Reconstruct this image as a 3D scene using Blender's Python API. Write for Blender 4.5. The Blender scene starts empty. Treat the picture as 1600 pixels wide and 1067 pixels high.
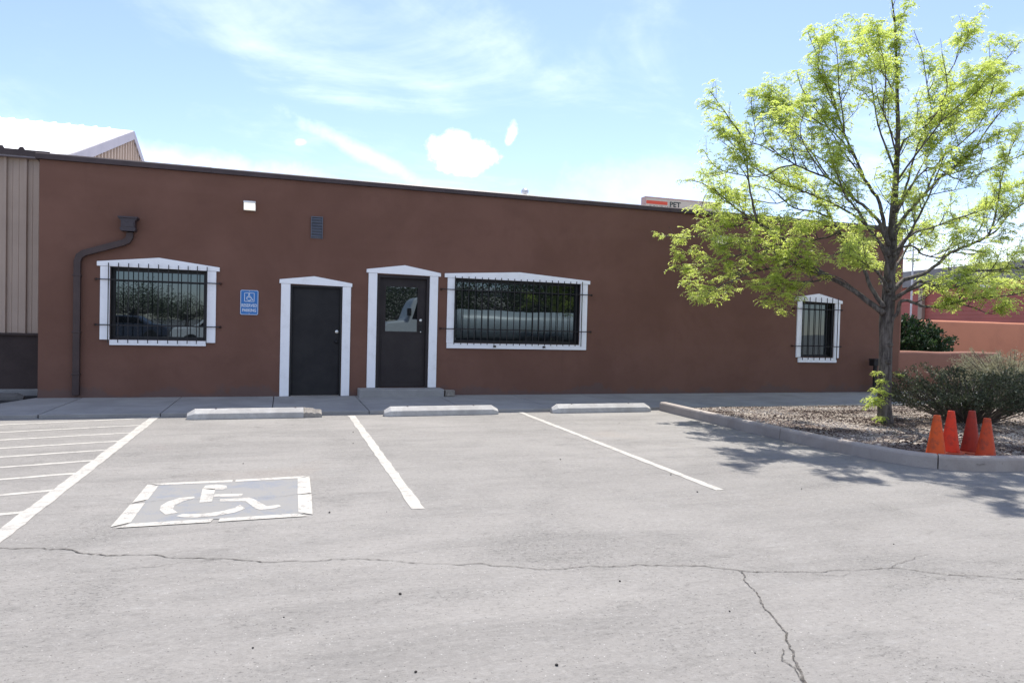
import bpy, bmesh, math, random
from mathutils import Vector, Matrix, noise as mnoise

random.seed(7)
SC = bpy.context.scene
SC.cycles.max_bounces = 6
SC.cycles.diffuse_bounces = 3
SC.cycles.glossy_bounces = 3
SC.cycles.transmission_bounces = 3
SC.cycles.caustics_reflective = False
SC.cycles.caustics_refractive = False
COL = SC.collection

# ------------------------------------------------------------------ camera
cd = bpy.data.cameras.new("camera")
cam = bpy.data.objects.new("camera", cd)
COL.objects.link(cam)
SC.camera = cam
cd.sensor_width = 36.0
cd.lens = 36.0 * 1095.0 / 1600.0
cd.clip_start = 0.05
cd.clip_end = 2000.0
RX, RY, RZ = (0.950105, 0.016641, 0.311486), (-0.310919, -0.029846, 0.949968), (0.025105, -0.999416, -0.023182)
cam.matrix_world = Matrix(((RX[0], -RX[1], -RX[2], 0.0), (RY[0], -RY[1], -RY[2], 0.0),
                           (RZ[0], -RZ[1], -RZ[2], 1.45), (0, 0, 0, 1)))

# ------------------------------------------------------------------ light
SUN_DIR = Vector((0.28, 0.582, 1.0)).normalized()          # towards the sun: behind the building, to the right
SUN_EL = math.asin(SUN_DIR.z)
SUN_ROT = math.atan2(SUN_DIR.x, SUN_DIR.y)
sd = bpy.data.lights.new("sun", 'SUN')
sd.energy = 4.15
sd.angle = math.radians(0.5)
sd.color = (1.0, 0.945, 0.86)
sun = bpy.data.objects.new("sun", sd)
COL.objects.link(sun)
sun.location = (10, 20, 40)
sun.rotation_euler = SUN_DIR.to_track_quat('Z', 'Y').to_euler()

vs = SC.view_settings
vs.view_transform = 'Standard'
vs.look = 'None'
vs.exposure = 1.06
vs.gamma = 1.0
vs.use_curve_mapping = False


class NT:
    """small helper round a node tree"""
    def __init__(self, nt):
        self.nt = nt
        nt.nodes.clear()

    def n(self, t, **kw):
        nd = self.nt.nodes.new(t)
        for k, v in kw.items():
            setattr(nd, k, v)
        return nd

    def set(self, sock, v):
        if isinstance(v, bpy.types.NodeSocket):
            self.nt.links.new(v, sock)
        elif v is not None:
            if sock.type == 'RGBA' and not hasattr(v, '__len__'):
                v = (v, v, v, 1)
            if sock.type == 'RGBA' and len(v) == 3:
                v = (*v, 1)
            sock.default_value = v

    def m(self, op, a, b=None, c=None, clamp=False):
        nd = self.n('ShaderNodeMath', operation=op, use_clamp=clamp)
        for i, v in enumerate((a, b, c)):
            if v is not None:
                self.set(nd.inputs[i], v)
        return nd.outputs[0]

    def v(self, op, a, b=None):
        nd = self.n('ShaderNodeVectorMath', operation=op)
        self.set(nd.inputs[0], a)
        if b is not None:
            if op == 'SCALE':
                self.set(nd.inputs['Scale'], b)
            else:
                self.set(nd.inputs[1], b)
        return nd.outputs['Value'] if op in ('DOT_PRODUCT', 'LENGTH') else nd.outputs[0]

    def ramp(self, x, lo, hi, a=0.0, b=1.0, smooth=True):
        nd = self.n('ShaderNodeMapRange', interpolation_type='SMOOTHSTEP' if smooth else 'LINEAR')
        nd.clamp = True
        self.set(nd.inputs[0], x)
        for i, q in enumerate((lo, hi, a, b)):
            self.set(nd.inputs[i + 1], q)
        return nd.outputs[0]

    def noise(self, vec, scale, detail=4.0, rough=0.55, dist=0.0):
        nd = self.n('ShaderNodeTexNoise')
        if vec is not None:
            self.set(nd.inputs['Vector'], vec)
        for k, q in (('Scale', scale), ('Detail', detail), ('Roughness', rough), ('Distortion', dist)):
            self.set(nd.inputs[k], q)
        return nd.outputs[0]

    def voro(self, vec, scale, out='Distance', rnd=1.0):
        nd = self.n('ShaderNodeTexVoronoi')
        self.set(nd.inputs['Vector'], vec)
        nd.inputs['Scale'].default_value = scale
        nd.inputs['Randomness'].default_value = rnd
        return nd.outputs[out]

    def mix(self, f, a, b, mode='MIX'):
        nd = self.n('ShaderNodeMix', data_type='RGBA', blend_type=mode)
        self.set(nd.inputs[0], f)
        self.set(nd.inputs[6], a)
        self.set(nd.inputs[7], b)
        return nd.outputs[2]

    def mapping(self, vec, scale=(1, 1, 1), rot=(0, 0, 0), loc=(0, 0, 0)):
        nd = self.n('ShaderNodeMapping')
        self.set(nd.inputs[0], vec)
        nd.inputs[1].default_value = loc
        nd.inputs[2].default_value = rot
        nd.inputs[3].default_value = scale
        return nd.outputs[0]

    def bump(self, h, strength=0.3, dist=0.01):
        nd = self.n('ShaderNodeBump')
        self.set(nd.inputs['Height'], h)
        nd.inputs['Strength'].default_value = strength
        nd.inputs['Distance'].default_value = dist
        return nd.outputs[0]


# ------------------------------------------------------------------ sky
world = bpy.data.worlds.new("World")
SC.world = world
world.use_nodes = True
t = NT(world.node_tree)
sky = t.n('ShaderNodeTexSky')
sky.sky_type = 'NISHITA'
sky.sun_disc = False
sky.sun_elevation = SUN_EL
sky.sun_rotation = SUN_ROT
sky.altitude = 1500
sky.air_density = 1.15
sky.dust_density = 0.4
sky.ozone_density = 1.0
d = t.n('ShaderNodeTexCoord').outputs['Generated']
sep = t.n('ShaderNodeSeparateXYZ')
t.set(sep.inputs[0], d)
dz = sep.outputs[2]
zz = t.m('MAXIMUM', dz, 0.0)
# high thin cloud, laid out on a level sheet overhead
den = t.m('ADD', zz, 0.22)
cmb = t.n('ShaderNodeCombineXYZ')
t.set(cmb.inputs[0], t.m('DIVIDE', sep.outputs[0], den))
t.set(cmb.inputs[1], t.m('DIVIDE', sep.outputs[1], den))
sheet = cmb.outputs[0]
n1 = t.noise(t.mapping(sheet, (1.0, 1.6, 1), (0, 0, 0.5), (1.45, 4.75, 0)), 1.15, 7, 0.6, 0.8)
n2 = t.noise(t.mapping(sheet, (1.0, 1.3, 1), (0, 0, -0.4), (7.3, 2.2, 0)), 3.4, 6, 0.62, 0.4)
cir = t.ramp(t.m('ADD', t.m('MULTIPLY', n1, 0.72), t.m('MULTIPLY', n2, 0.28)), 0.47, 0.84)
cir = t.m('ADD', t.m('MULTIPLY', cir, 0.44), 0.05)
hor = t.ramp(zz, 0.0, 0.25, 1.0, 0.0)
hor = t.m('MULTIPLY', t.m('POWER', hor, 1.9), 0.9)
# the bright band is strongest below the sun
hor = t.m('MULTIPLY', hor, t.ramp(t.v('DOT_PRODUCT', d, tuple(Vector((SUN_DIR.x, SUN_DIR.y, 0)).normalized())), -0.5, 0.6, 0.06, 1.0))
warp = t.noise(d, 36, 7, 0.68)
warp2 = t.noise(t.v('ADD', d, (3, 1, 2)), 30, 6, 0.6)


def blob(c, a, b, tilt=0.0, soft=0.45, k=1.0, wob=1.0):
    c = Vector(c).normalized()
    r = c.cross(Vector((0, 0, 1))).normalized()
    u = r.cross(c).normalized()
    r, u = r * math.cos(tilt) + u * math.sin(tilt), u * math.cos(tilt) - r * math.sin(tilt)
    pu = t.m('DIVIDE', t.v('DOT_PRODUCT', d, tuple(r)), a)
    pv = t.m('DIVIDE', t.v('DOT_PRODUCT', d, tuple(u)), b)
    pu = t.m('ADD', pu, t.m('MULTIPLY', t.m('SUBTRACT', warp, 0.5), wob))
    pv = t.m('ADD', pv, t.m('MULTIPLY', t.m('SUBTRACT', warp2, 0.5), wob))
    q = t.m('SQRT', t.m('ADD', t.m('MULTIPLY', pu, pu), t.m('MULTIPLY', pv, pv)))
    front = t.m('GREATER_THAN', t.v('DOT_PRODUCT', d, tuple(c)), 0.5)
    return t.m('MULTIPLY', t.m('MULTIPLY', t.ramp(q, 1.0 - soft, 1.0 + soft, 1.0, 0.0), front), k)


# cumulus low over the roof, a wisp beside it, a streak and a puff to the left
masks = [blob((0.2272, 0.9453, 0.2339), 0.043, 0.024, -0.10, 0.38, 1.0, 1.5),
         blob((0.2927, 0.9188, 0.265), 0.0055, 0.012, -0.35, 0.8, 0.7, 3.0),
         blob((0.103, 0.9672, 0.2252), 0.085, 0.0095, -0.41, 0.95, 0.34, 1.8),
         blob((0.0189, 0.972, 0.2342), 0.007, 0.004, 0.2, 0.8, 0.5, 2.5),
         blob((0.4936, 0.8494, 0.1869), 0.14, 0.040, 0.0, 0.95, 0.22, 1.8),
         blob((-0.1122, 0.9755, 0.1891), 0.20, 0.020, -0.05, 0.95, 0.35, 1.8)]
# extra broken cloud added out of view behind the camera, brightens the shaded front
back = t.m('MULTIPLY', t.ramp(sep.outputs[1], 0.15, -0.5), t.ramp(zz, 0.2, 0.5))
cir = t.m('ADD', cir, t.m('MULTIPLY', back, t.ramp(n1, 0.3, 0.6, 0.05, 0.34)), clamp=True)
cl = t.m('MAXIMUM', cir, hor)
for mk in masks:
    cl = t.m('MAXIMUM', cl, mk)
skycol = t.mix(cl, t.mix(1.0, sky.outputs[0], (0.85, 0.84, 0.985), 'MULTIPLY'), (9.3, 9.65, 10.0))
bg = t.n('ShaderNodeBackground')
t.set(bg.inputs[0], skycol)
bg.inputs[1].default_value = 0.106
wo = t.n('ShaderNodeOutputWorld')
t.set(wo.inputs[0], bg.outputs[0])

# ------------------------------------------------------------------ materials
def surf(name, col, rough=0.7, spec=0.5, metal=0.0, build=None, ior=1.5):
    """principled material; build(t, coord, bsdf) may add procedural detail"""
    m = bpy.data.materials.new(name)
    m.use_nodes = True
    t = NT(m.node_tree)
    b = t.n('ShaderNodeBsdfPrincipled')
    o = t.n('ShaderNodeOutputMaterial')
    t.set(o.inputs[0], b.outputs[0])
    t.set(b.inputs['Base Color'], col)
    b.inputs['Roughness'].default_value = rough
    b.inputs['Metallic'].default_value = metal
    b.inputs['IOR'].default_value = ior
    b.inputs['Specular IOR Level'].default_value = spec
    if build:
        build(t, t.n('ShaderNodeTexCoord').outputs['Object'], b)
    return m


def mottled(c0, c1, scale=2.0, fine=60.0, bump=0.15, bdist=0.004, amt=1.0, lo=0.35, hi=0.65):
    def f(t, co, b):
        n = t.noise(co, scale, 6, 0.6, 0.3)
        g = t.noise(co, fine, 4, 0.6)
        x = t.ramp(t.m('ADD', t.m('MULTIPLY', n, 0.75), t.m('MULTIPLY', g, 0.25)), lo, hi)
        t.set(b.inputs['Base Color'], t.mix(t.m('MULTIPLY', x, amt), c0, c1))
        if bump:
            t.set(b.inputs['Normal'], t.bump(g, bump, bdist))
    return f


def f_asphalt(t, co, b):
    big = t.noise(co, 0.28, 5, 0.6, 0.5)
    med = t.noise(co, 1.7, 6, 0.65, 0.6)
    streak = t.noise(t.mapping(co, (0.45, 2.4, 1)), 1.1, 6, 0.62, 0.7)
    fine = t.noise(co, 85, 5, 0.7)
    coarse = t.noise(t.mapping(co, (0.55, 1.0, 1)), 24, 6, 0.75, 0.3)
    grit = t.noise(co, 260, 3, 0.7)
    base = t.mix(t.ramp(big, 0.3, 0.7), (0.215, 0.205, 0.194), (0.262, 0.250, 0.236))
    base = t.mix(t.m('MULTIPLY', t.ramp(streak, 0.42, 0.70), 0.5), base, (0.155, 0.149, 0.142))
    base = t.mix(t.m('MULTIPLY', t.ramp(med, 0.55, 0.8), 0.35), base, (0.275, 0.27, 0.262))
    # tan and rusty stains
    st = t.noise(t.v('ADD', co, (13, 5, 0)), 0.55, 4, 0.5, 0.4)
    base = t.mix(t.m('MULTIPLY', t.ramp(st, 0.62, 0.74), 0.22), base, (0.27, 0.225, 0.185))
    st2 = t.noise(t.v('ADD', co, (-7, 21, 0)), 0.9, 4, 0.5, 0.4)
    base = t.mix(t.m('MULTIPLY', t.ramp(st2, 0.66, 0.76), 0.16), base, (0.30, 0.215, 0.215))
    # exposed aggregate: pits and pale stones, gathered in worn patches
    worn = t.ramp(t.noise(co, 0.75, 6, 0.68, 0.8), 0.42, 0.68)
    pit = t.noise(t.mapping(co, (0.6, 1.0, 1)), 62, 5, 0.7, 0.2)
    thr = t.m('ADD', 0.365, t.m('MULTIPLY', worn, 0.07))
    pits = t.ramp(pit, t.m('SUBTRACT', thr, 0.06), thr, 1.0, 0.0)
    base = t.mix(t.m('MULTIPLY', pits, 0.8), base, (0.085, 0.081, 0.077))
    lump = t.noise(t.mapping(co, (0.5, 1.0, 1)), 7.5, 7, 0.82, 0.4)
    base = t.mix(t.m('MULTIPLY', t.ramp(lump, 0.30, 0.47, 1.0, 0.0), t.m('ADD', 0.36, t.m('MULTIPLY', worn, 0.5))), base, (0.105, 0.10, 0.094))
    base = t.mix(t.m('MULTIPLY', t.ramp(lump, 0.53, 0.68), 0.5), base, (0.285, 0.278, 0.268))
    thc = t.m('ADD', 0.35, t.m('MULTIPLY', worn, 0.075))
    base = t.mix(t.m('MULTIPLY', t.ramp(coarse, t.m('SUBTRACT', thc, 0.05), thc, 1.0, 0.0), 0.6), base, (0.10, 0.096, 0.09))
    base = t.mix(t.m('MULTIPLY', t.ramp(coarse, 0.56, 0.72), 0.4), base, (0.27, 0.262, 0.252))
    base = t.mix(t.m('MULTIPLY', worn, 0.28), base, (0.15, 0.145, 0.138))
    grain = t.noise(t.mapping(co, (0.7, 1.0, 1)), 34, 3, 0.9)
    base = t.mix(t.m('MULTIPLY', t.ramp(grain, 0.30, 0.50, 1.0, 0.0), 0.38), base, (0.12, 0.115, 0.108))
    base = t.mix(t.m('MULTIPLY', t.ramp(grain, 0.52, 0.70), 0.35), base, (0.34, 0.33, 0.315))
    v = t.n('ShaderNodeTexVoronoi')
    t.set(v.inputs['Vector'], co)
    v.inputs['Scale'].default_value = 80
    sepc = t.n('ShaderNodeSeparateColor')
    t.set(sepc.inputs[0], v.outputs['Color'])
    stone = t.m('MULTIPLY', t.m('GREATER_THAN', sepc.outputs[0], 0.975), t.ramp(v.outputs['Distance'], 0.15, 0.4, 1.0, 0.0))
    base = t.mix(t.m('MULTIPLY', stone, 0.6), base, (0.5, 0.49, 0.47))
    dark = t.m('MULTIPLY', t.m('LESS_THAN', sepc.outputs[1], 0.045), t.ramp(v.outputs['Distance'], 0.2, 0.4, 1.0, 0.0))
    base = t.mix(t.m('MULTIPLY', dark, 0.75), base, (0.06, 0.056, 0.052))
    base = t.mix(t.m('MULTIPLY', t.ramp(grit, 0.3, 0.7), 0.4), base, t.mix(0.5, base, (0.12, 0.12, 0.12)))
    t.set(b.inputs['Base Color'], base)
    h = t.m('ADD', t.m('MULTIPLY', fine, 0.5), t.m('MULTIPLY', t.m('SUBTRACT', 1.0, pits), 0.5))
    h = t.m('ADD', h, t.m('MULTIPLY', coarse, 1.2))
    t.set(b.inputs['Normal'], t.bump(h, 0.6, 0.012))


def f_paint(wear, lo, hi):
    def f(t, co, b):
        w = t.noise(co, 9, 7, 0.72, 0.5)
        w2 = t.noise(co, 70, 4, 0.7)
        x = t.ramp(t.m('ADD', t.m('MULTIPLY', w, 0.6), t.m('MULTIPLY', w2, 0.4)), lo, hi)
        c = t.mix(x, (0.39, 0.375, 0.345), wear)
        t.set(b.inputs['Base Color'], c)
        t.set(b.inputs['Normal'], t.bump(t.noise(co, 85, 5, 0.7), 0.35, 0.005))
    return f


def f_stucco(t, co, b):
    big = t.noise(co, 0.55, 5, 0.6, 0.4)
    med = t.noise(co, 2.6, 6, 0.6, 0.3)
    lap = t.noise(t.mapping(co, (0.25, 1, 2.0)), 1.3, 4, 0.55, 0.2)
    fine = t.noise(co, 110, 4, 0.65)
    c = t.mix(t.ramp(big, 0.35, 0.65), (0.144, 0.073, 0.053), (0.172, 0.089, 0.066))
    c = t.mix(t.m('MULTIPLY', t.ramp(med, 0.45, 0.75), 0.35), c, (0.120, 0.061, 0.046))
    c = t.mix(t.m('MULTIPLY', t.ramp(lap, 0.5, 0.75), 0.3), c, (0.184, 0.098, 0.075))
    strk = t.noise(t.mapping(co, (5.0, 1, 0.22)), 1.6, 6, 0.7, 0.2)
    c = t.mix(t.m('MULTIPLY', t.ramp(strk, 0.56, 0.74), 0.22), c, (0.122, 0.062, 0.047))
    # splash and dust marks low on the wall, scuffs here and there
    sx = t.n('ShaderNodeSeparateXYZ')
    t.set(sx.inputs[0], co)
    hgt = t.m('ADD', sx.outputs[2], t.m('MULTIPLY', t.noise(co, 1.6, 6, 0.65), -0.9))
    c = t.mix(t.m('MULTIPLY', t.ramp(hgt, -0.40, -0.30, 1.0, 0.0), 0.45), c, (0.105, 0.088, 0.088))
    t.set(b.inputs['Base Color'], c)
    h = t.m('ADD', t.m('MULTIPLY', fine, 0.35), t.m('MULTIPLY', t.noise(co, 14, 5, 0.6), 0.65))
    t.set(b.inputs['Normal'], t.bump(h, 0.28, 0.012))


def f_glass(t, co, b):
    b.inputs['Specular Tint'].default_value = (0.72, 0.89, 1.0, 1)
    t.set(b.inputs['Normal'], t.bump(t.noise(co, 1.4, 2, 0.4), 0.05, 0.02))


def f_mulch(t, co, b):
    v = t.n('ShaderNodeTexVoronoi')
    t.set(v.inputs['Vector'], t.mapping(co, (1, 1.5, 1)))
    v.inputs['Scale'].default_value = 34
    sepc = t.n('ShaderNodeSeparateColor')
    t.set(sepc.inputs[0], v.outputs['Color'])
    c = t.mix(sepc.outputs[0], (0.25, 0.21, 0.18), (0.12, 0.095, 0.085))
    c = t.mix(t.m('GREATER_THAN', sepc.outputs[1], 0.8), c, (0.46, 0.42, 0.37))
    patch = t.ramp(t.noise(co, 0.8, 5, 0.6, 0.5), 0.45, 0.62)
    c = t.mix(t.m('MULTIPLY', patch, 0.7), c, (0.085, 0.06, 0.05))
    t.set(b.inputs['Base Color'], c)
    h = t.m('ADD', t.m('MULTIPLY', sepc.outputs[2], 0.6), t.noise(co, 60, 4, 0.7))
    t.set(b.inputs['Normal'], t.bump(h, 0.7, 0.02))


def f_tint(cols, rough_scale=3.0):
    """colour picked per face by the 'tint' attribute"""
    def f(t, co, b):
        a = t.n('ShaderNodeAttribute', attribute_name='tint').outputs['Fac']
        r = t.n('ShaderNodeValToRGB')
        t.set(r.inputs[0], a)
        el = r.color_ramp.elements
        while len(el) < len(cols):
            el.new(0.5)
        for i, q in enumerate(cols):
            el[i].position = i / max(1, len(cols) - 1)
            el[i].color = (*q, 1)
        t.set(b.inputs['Base Color'], r.outputs[0])
    return f


def leaf_mat(name, cols, trans=0.5, tcol=None, rough=0.5):
    m = bpy.data.materials.new(name)
    m.use_nodes = True
    t = NT(m.node_tree)
    a = t.n('ShaderNodeAttribute', attribute_name='tint').outputs['Fac']
    r = t.n('ShaderNodeValToRGB')
    t.set(r.inputs[0], a)
    el = r.color_ramp.elements
    while len(el) < len(cols):
        el.new(0.5)
    for i, q in enumerate(cols):
        el[i].position = i / max(1, len(cols) - 1)
        el[i].color = (*q, 1)
    b = t.n('ShaderNodeBsdfPrincipled')
    t.set(b.inputs['Base Color'], r.outputs[0])
    b.inputs['Roughness'].default_value = rough
    b.inputs['Specular IOR Level'].default_value = 0.35
    tr = t.n('ShaderNodeBsdfTranslucent')
    t.set(tr.inputs[0], t.mix(1.0, r.outputs[0], tcol or (1, 1, 1), 'MULTIPLY'))
    mx = t.n('ShaderNodeMixShader')
    mx.inputs[0].default_value = trans
    t.set(mx.inputs[1], b.outputs[0])
    t.set(mx.inputs[2], tr.outputs[0])
    o = t.n('ShaderNodeOutputMaterial')
    t.set(o.inputs[0], mx.outputs[0])
    return m


def f_bark(t, co, b):
    st = t.noise(t.mapping(co, (1, 1, 0.22)), 22, 6, 0.65, 0.4)
    ring = t.noise(t.mapping(co, (0.4, 0.4, 3.0)), 5, 4, 0.6)
    c = t.mix(t.ramp(st, 0.35, 0.68), (0.055, 0.047, 0.043), (0.155, 0.135, 0.122))
    c = t.mix(t.m('MULTIPLY', t.ramp(ring, 0.58, 0.7), 0.5), c, (0.04, 0.034, 0.032))
    t.set(b.inputs['Base Color'], c)
    t.set(b.inputs['Normal'], t.bump(st, 0.5, 0.012))


def f_concrete(c0, c1, speck=0.5):
    def f(t, co, b):
        n = t.noise(co, 1.3, 6, 0.65, 0.5)
        g = t.noise(co, 70, 4, 0.7)
        pit = t.ramp(t.noise(co, 45, 5, 0.7), 0.30, 0.38, 1.0, 0.0)
        c = t.mix(t.ramp(n, 0.35, 0.68), c0, c1)
        c = t.mix(t.m('MULTIPLY', t.ramp(g, 0.4, 0.75), 0.25), c, (0.2, 0.19, 0.18))
        c = t.mix(t.m('MULTIPLY', pit, speck), c, (0.1, 0.095, 0.09))
        t.set(b.inputs['Base Color'], c)
        t.set(b.inputs['Normal'], t.bump(t.m('ADD', g, t.m('MULTIPLY', pit, -0.7)), 0.35, 0.006))
    return f


M = {}
M['asphalt'] = surf('asphalt', (0.24, 0.235, 0.23), 0.92, 0.25, build=f_asphalt)
M['crack'] = surf('crack_dirt', (0.05, 0.045, 0.042), 0.95, 0.1, build=mottled((0.06, 0.055, 0.05), (0.16, 0.15, 0.14), 25, 90))
M['shade_asphalt'] = surf('shade_dark_asphalt', (0.03, 0.03, 0.033), 0.85, 0.3, build=mottled((0.018, 0.018, 0.021), (0.045, 0.044, 0.046), 3, 60))  # asphalt with deep shade put into its colour
M['paint'] = surf('white_road_paint', (0.66, 0.65, 0.62), 0.85, 0.3, build=f_paint((0.23, 0.22, 0.21), 0.50, 0.60))
M['paint_fresh'] = surf('white_road_paint_fresh', (0.66, 0.65, 0.62), 0.85, 0.3, build=f_paint((0.27, 0.26, 0.245), 0.47, 0.60))


def f_blue(t, co, b):
    w = t.noise(co, 3.0, 7, 0.72, 0.6)
    w2 = t.noise(co, 75, 4, 0.7)
    x = t.ramp(t.m('ADD', t.m('MULTIPLY', w, 0.65), t.m('MULTIPLY', w2, 0.35)), 0.40, 0.52)
    t.set(b.inputs['Base Color'], t.mix(x, (0.178, 0.190, 0.214), (0.215, 0.212, 0.206)))
    t.set(b.inputs['Normal'], t.bump(t.noise(co, 85, 5, 0.7), 0.4, 0.006))


M['blue_paint'] = surf('faded_blue_road_paint', (0.2, 0.24, 0.33), 0.9, 0.25, build=f_blue)
M['sidewalk'] = surf('sidewalk_concrete', (0.3, 0.3, 0.29), 0.9, 0.3, build=f_concrete((0.26, 0.255, 0.25), (0.33, 0.325, 0.315), 0.2))
M['kerb'] = surf('kerb_concrete', (0.33, 0.31, 0.29), 0.9, 0.3, build=f_concrete((0.28, 0.245, 0.222), (0.38, 0.34, 0.31), 0.5))
M['stop'] = surf('wheel_stop_concrete', (0.4, 0.39, 0.37), 0.9, 0.3, build=f_concrete((0.36, 0.345, 0.325), (0.54, 0.525, 0.50), 0.6))
M['rough_conc'] = surf('broken_concrete', (0.3, 0.28, 0.25), 0.95, 0.2, build=f_concrete((0.18, 0.16, 0.14), (0.42, 0.39, 0.35), 0.9))
M['shade_conc'] = surf('shade_darkened_concrete', (0.12, 0.115, 0.11), 0.9, 0.2, build=f_concrete((0.09, 0.085, 0.085), (0.15, 0.145, 0.14), 0.6))  # darker copy of the stop concrete, shade put into its colour
M['stucco'] = surf('brown_stucco', (0.2, 0.11, 0.09), 0.9, 0.25, build=f_stucco)
M['cap'] = surf('dark_brown_flashing', (0.035, 0.03, 0.033), 0.55, 0.4, build=mottled((0.042, 0.027, 0.027), (0.06, 0.04, 0.04), 3, 50, 0.05))
M['roofing'] = surf('roof_membrane', (0.5, 0.5, 0.5), 0.9, build=mottled((0.45, 0.45, 0.45), (0.6, 0.6, 0.6), 2))
M['trim'] = surf('white_trim_paint', (0.74, 0.74, 0.75), 0.55, 0.4,
                 build=mottled((0.85, 0.855, 0.88), (0.66, 0.655, 0.66), 3.5, 30, 0.12, 0.004, 0.8, 0.48, 0.8))
M['black_frame'] = surf('black_frame_paint', (0.012, 0.012, 0.013), 0.5, 0.4, build=mottled((0.010, 0.010, 0.011), (0.018, 0.017, 0.018), 4, 60, 0.05))
M['iron'] = surf('black_iron', (0.012, 0.011, 0.014), 0.55, 0.4, build=mottled((0.009, 0.009, 0.012), (0.022, 0.018, 0.018), 12, 90, 0.1))
M['rust'] = surf('rusty_bracket', (0.06, 0.03, 0.022), 0.8, 0.3, build=mottled((0.03, 0.018, 0.016), (0.09, 0.04, 0.026), 18, 90, 0.2))
M['glass'] = surf('window_glass', (0.008, 0.009, 0.010), 0.012, 0.5, ior=1.95, build=f_glass)
M['door_black'] = surf('charcoal_door_paint', (0.022, 0.021, 0.023), 0.7, 0.2, build=mottled((0.020, 0.019, 0.021), (0.028, 0.027, 0.028), 3, 70, 0.12, 0.002))
M['door_brown'] = surf('dark_brown_door_paint', (0.028, 0.023, 0.024), 0.6, 0.25, build=mottled((0.025, 0.020, 0.021), (0.034, 0.028, 0.028), 3, 70, 0.1, 0.002))
M['steel'] = surf('bare_steel', (0.6, 0.6, 0.58), 0.3, 0.5, 1.0, build=mottled((0.55, 0.55, 0.53), (0.68, 0.67, 0.65), 30, 120, 0.05))
M['brown_metal'] = surf('brown_painted_metal', (0.075, 0.045, 0.042), 0.5, 0.4, build=mottled((0.042, 0.026, 0.025), (0.058, 0.036, 0.034), 3, 60, 0.06))
M['brown_metal_dark'] = surf('dark_brown_painted_metal', (0.05, 0.036, 0.045), 0.45, 0.45, build=mottled((0.034, 0.025, 0.031), (0.046, 0.033, 0.039), 4, 60, 0.06))
M['vent'] = surf('grey_vent_paint', (0.06, 0.068, 0.09), 0.55, 0.4, build=mottled((0.085, 0.095, 0.125), (0.11, 0.12, 0.15), 6, 60, 0.06))
M['lamp_white'] = surf('white_lamp_housing', (0.8, 0.79, 0.76), 0.45, 0.4, build=mottled((0.82, 0.81, 0.78), (0.74, 0.73, 0.70), 4, 60, 0.04))
M['siding'] = surf('tan_metal_siding', (0.36, 0.30, 0.255), 0.55, 0.4, build=mottled((0.37, 0.285, 0.232), (0.42, 0.325, 0.265), 1.2, 50, 0.05))
M['siding_trim'] = surf('pale_metal_trim', (0.62, 0.60, 0.60), 0.5, 0.4, build=mottled((0.20, 0.18, 0.21), (0.24, 0.215, 0.245), 1.2, 50, 0.05))
M['wainscot'] = surf('dark_brown_wainscot', (0.055, 0.04, 0.038), 0.8, 0.3, build=mottled((0.045, 0.033, 0.032), (0.065, 0.047, 0.044), 1.6, 50, 0.1))
M['white_roof'] = surf('white_roof_metal', (0.8, 0.8, 0.8), 0.5, 0.4, build=mottled((0.82, 0.82, 0.82), (0.74, 0.74, 0.73), 0.8, 50, 0.05))
M['adobe'] = surf('terracotta_stucco', (0.44, 0.21, 0.15), 0.92, 0.2,
                  build=mottled((0.54, 0.222, 0.132), (0.41, 0.172, 0.106), 0.9, 70, 0.3, 0.01, 0.9, 0.42, 0.7))
M['low_adobe'] = surf('brown_terracotta_stucco', (0.3, 0.14, 0.1), 0.92, 0.2, build=mottled((0.26, 0.128, 0.094), (0.20, 0.10, 0.075), 0.9, 70, 0.3, 0.01, 0.9, 0.42, 0.7))
M['red_siding'] = surf('red_lap_siding', (0.40, 0.095, 0.08), 0.7, 0.35, build=mottled((0.40, 0.115, 0.09), (0.33, 0.10, 0.08), 1.0, 40, 0.05))
M['grey_fascia'] = surf('grey_fascia', (0.22, 0.21, 0.21), 0.8, 0.3, build=mottled((0.20, 0.19, 0.19), (0.27, 0.26, 0.26), 0.8, 40, 0.05))
M['tan_post'] = surf('tan_post_paint', (0.42, 0.33, 0.26), 0.7, 0.3, build=mottled((0.30, 0.235, 0.19), (0.34, 0.27, 0.22), 2, 40, 0.05))
M['galv'] = surf('galvanised_pole', (0.5, 0.5, 0.52), 0.45, 0.5, 0.6, build=mottled((0.45, 0.45, 0.47), (0.58, 0.58, 0.6), 5, 60, 0.05))
M['sign_cream'] = surf('cream_sign_face', (0.60, 0.53, 0.44), 0.6, 0.4, build=mottled((0.61, 0.54, 0.45), (0.55, 0.48, 0.40), 1, 40, 0.03))
M['sign_pink'] = surf('faded_pink_sign_frame', (0.55, 0.36, 0.32), 0.6, 0.4, build=mottled((0.55, 0.37, 0.33), (0.48, 0.31, 0.28), 2, 40, 0.03))
M['sign_orange'] = surf('orange_red_stripe', (0.72, 0.10, 0.05), 0.6, 0.4, build=mottled((0.74, 0.10, 0.05), (0.66, 0.09, 0.05), 2, 40, 0.02))
M['sign_ink'] = surf('dark_green_lettering', (0.02, 0.035, 0.03), 0.6, 0.4, build=mottled((0.02, 0.035, 0.03), (0.03, 0.045, 0.04), 6, 40, 0.02))
M['sign_blue'] = surf('reflective_blue', (0.02, 0.145, 0.42), 0.45, 0.5, build=mottled((0.018, 0.14, 0.41), (0.028, 0.165, 0.45), 6, 80, 0.02))
M['sign_white'] = surf('reflective_white', (0.62, 0.68, 0.75), 0.45, 0.5, build=mottled((0.63, 0.69, 0.76), (0.56, 0.62, 0.70), 8, 80, 0.02))
M['bed'] = surf('bed_soil', (0.2, 0.17, 0.15), 0.95, 0.15, build=f_mulch)
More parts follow.
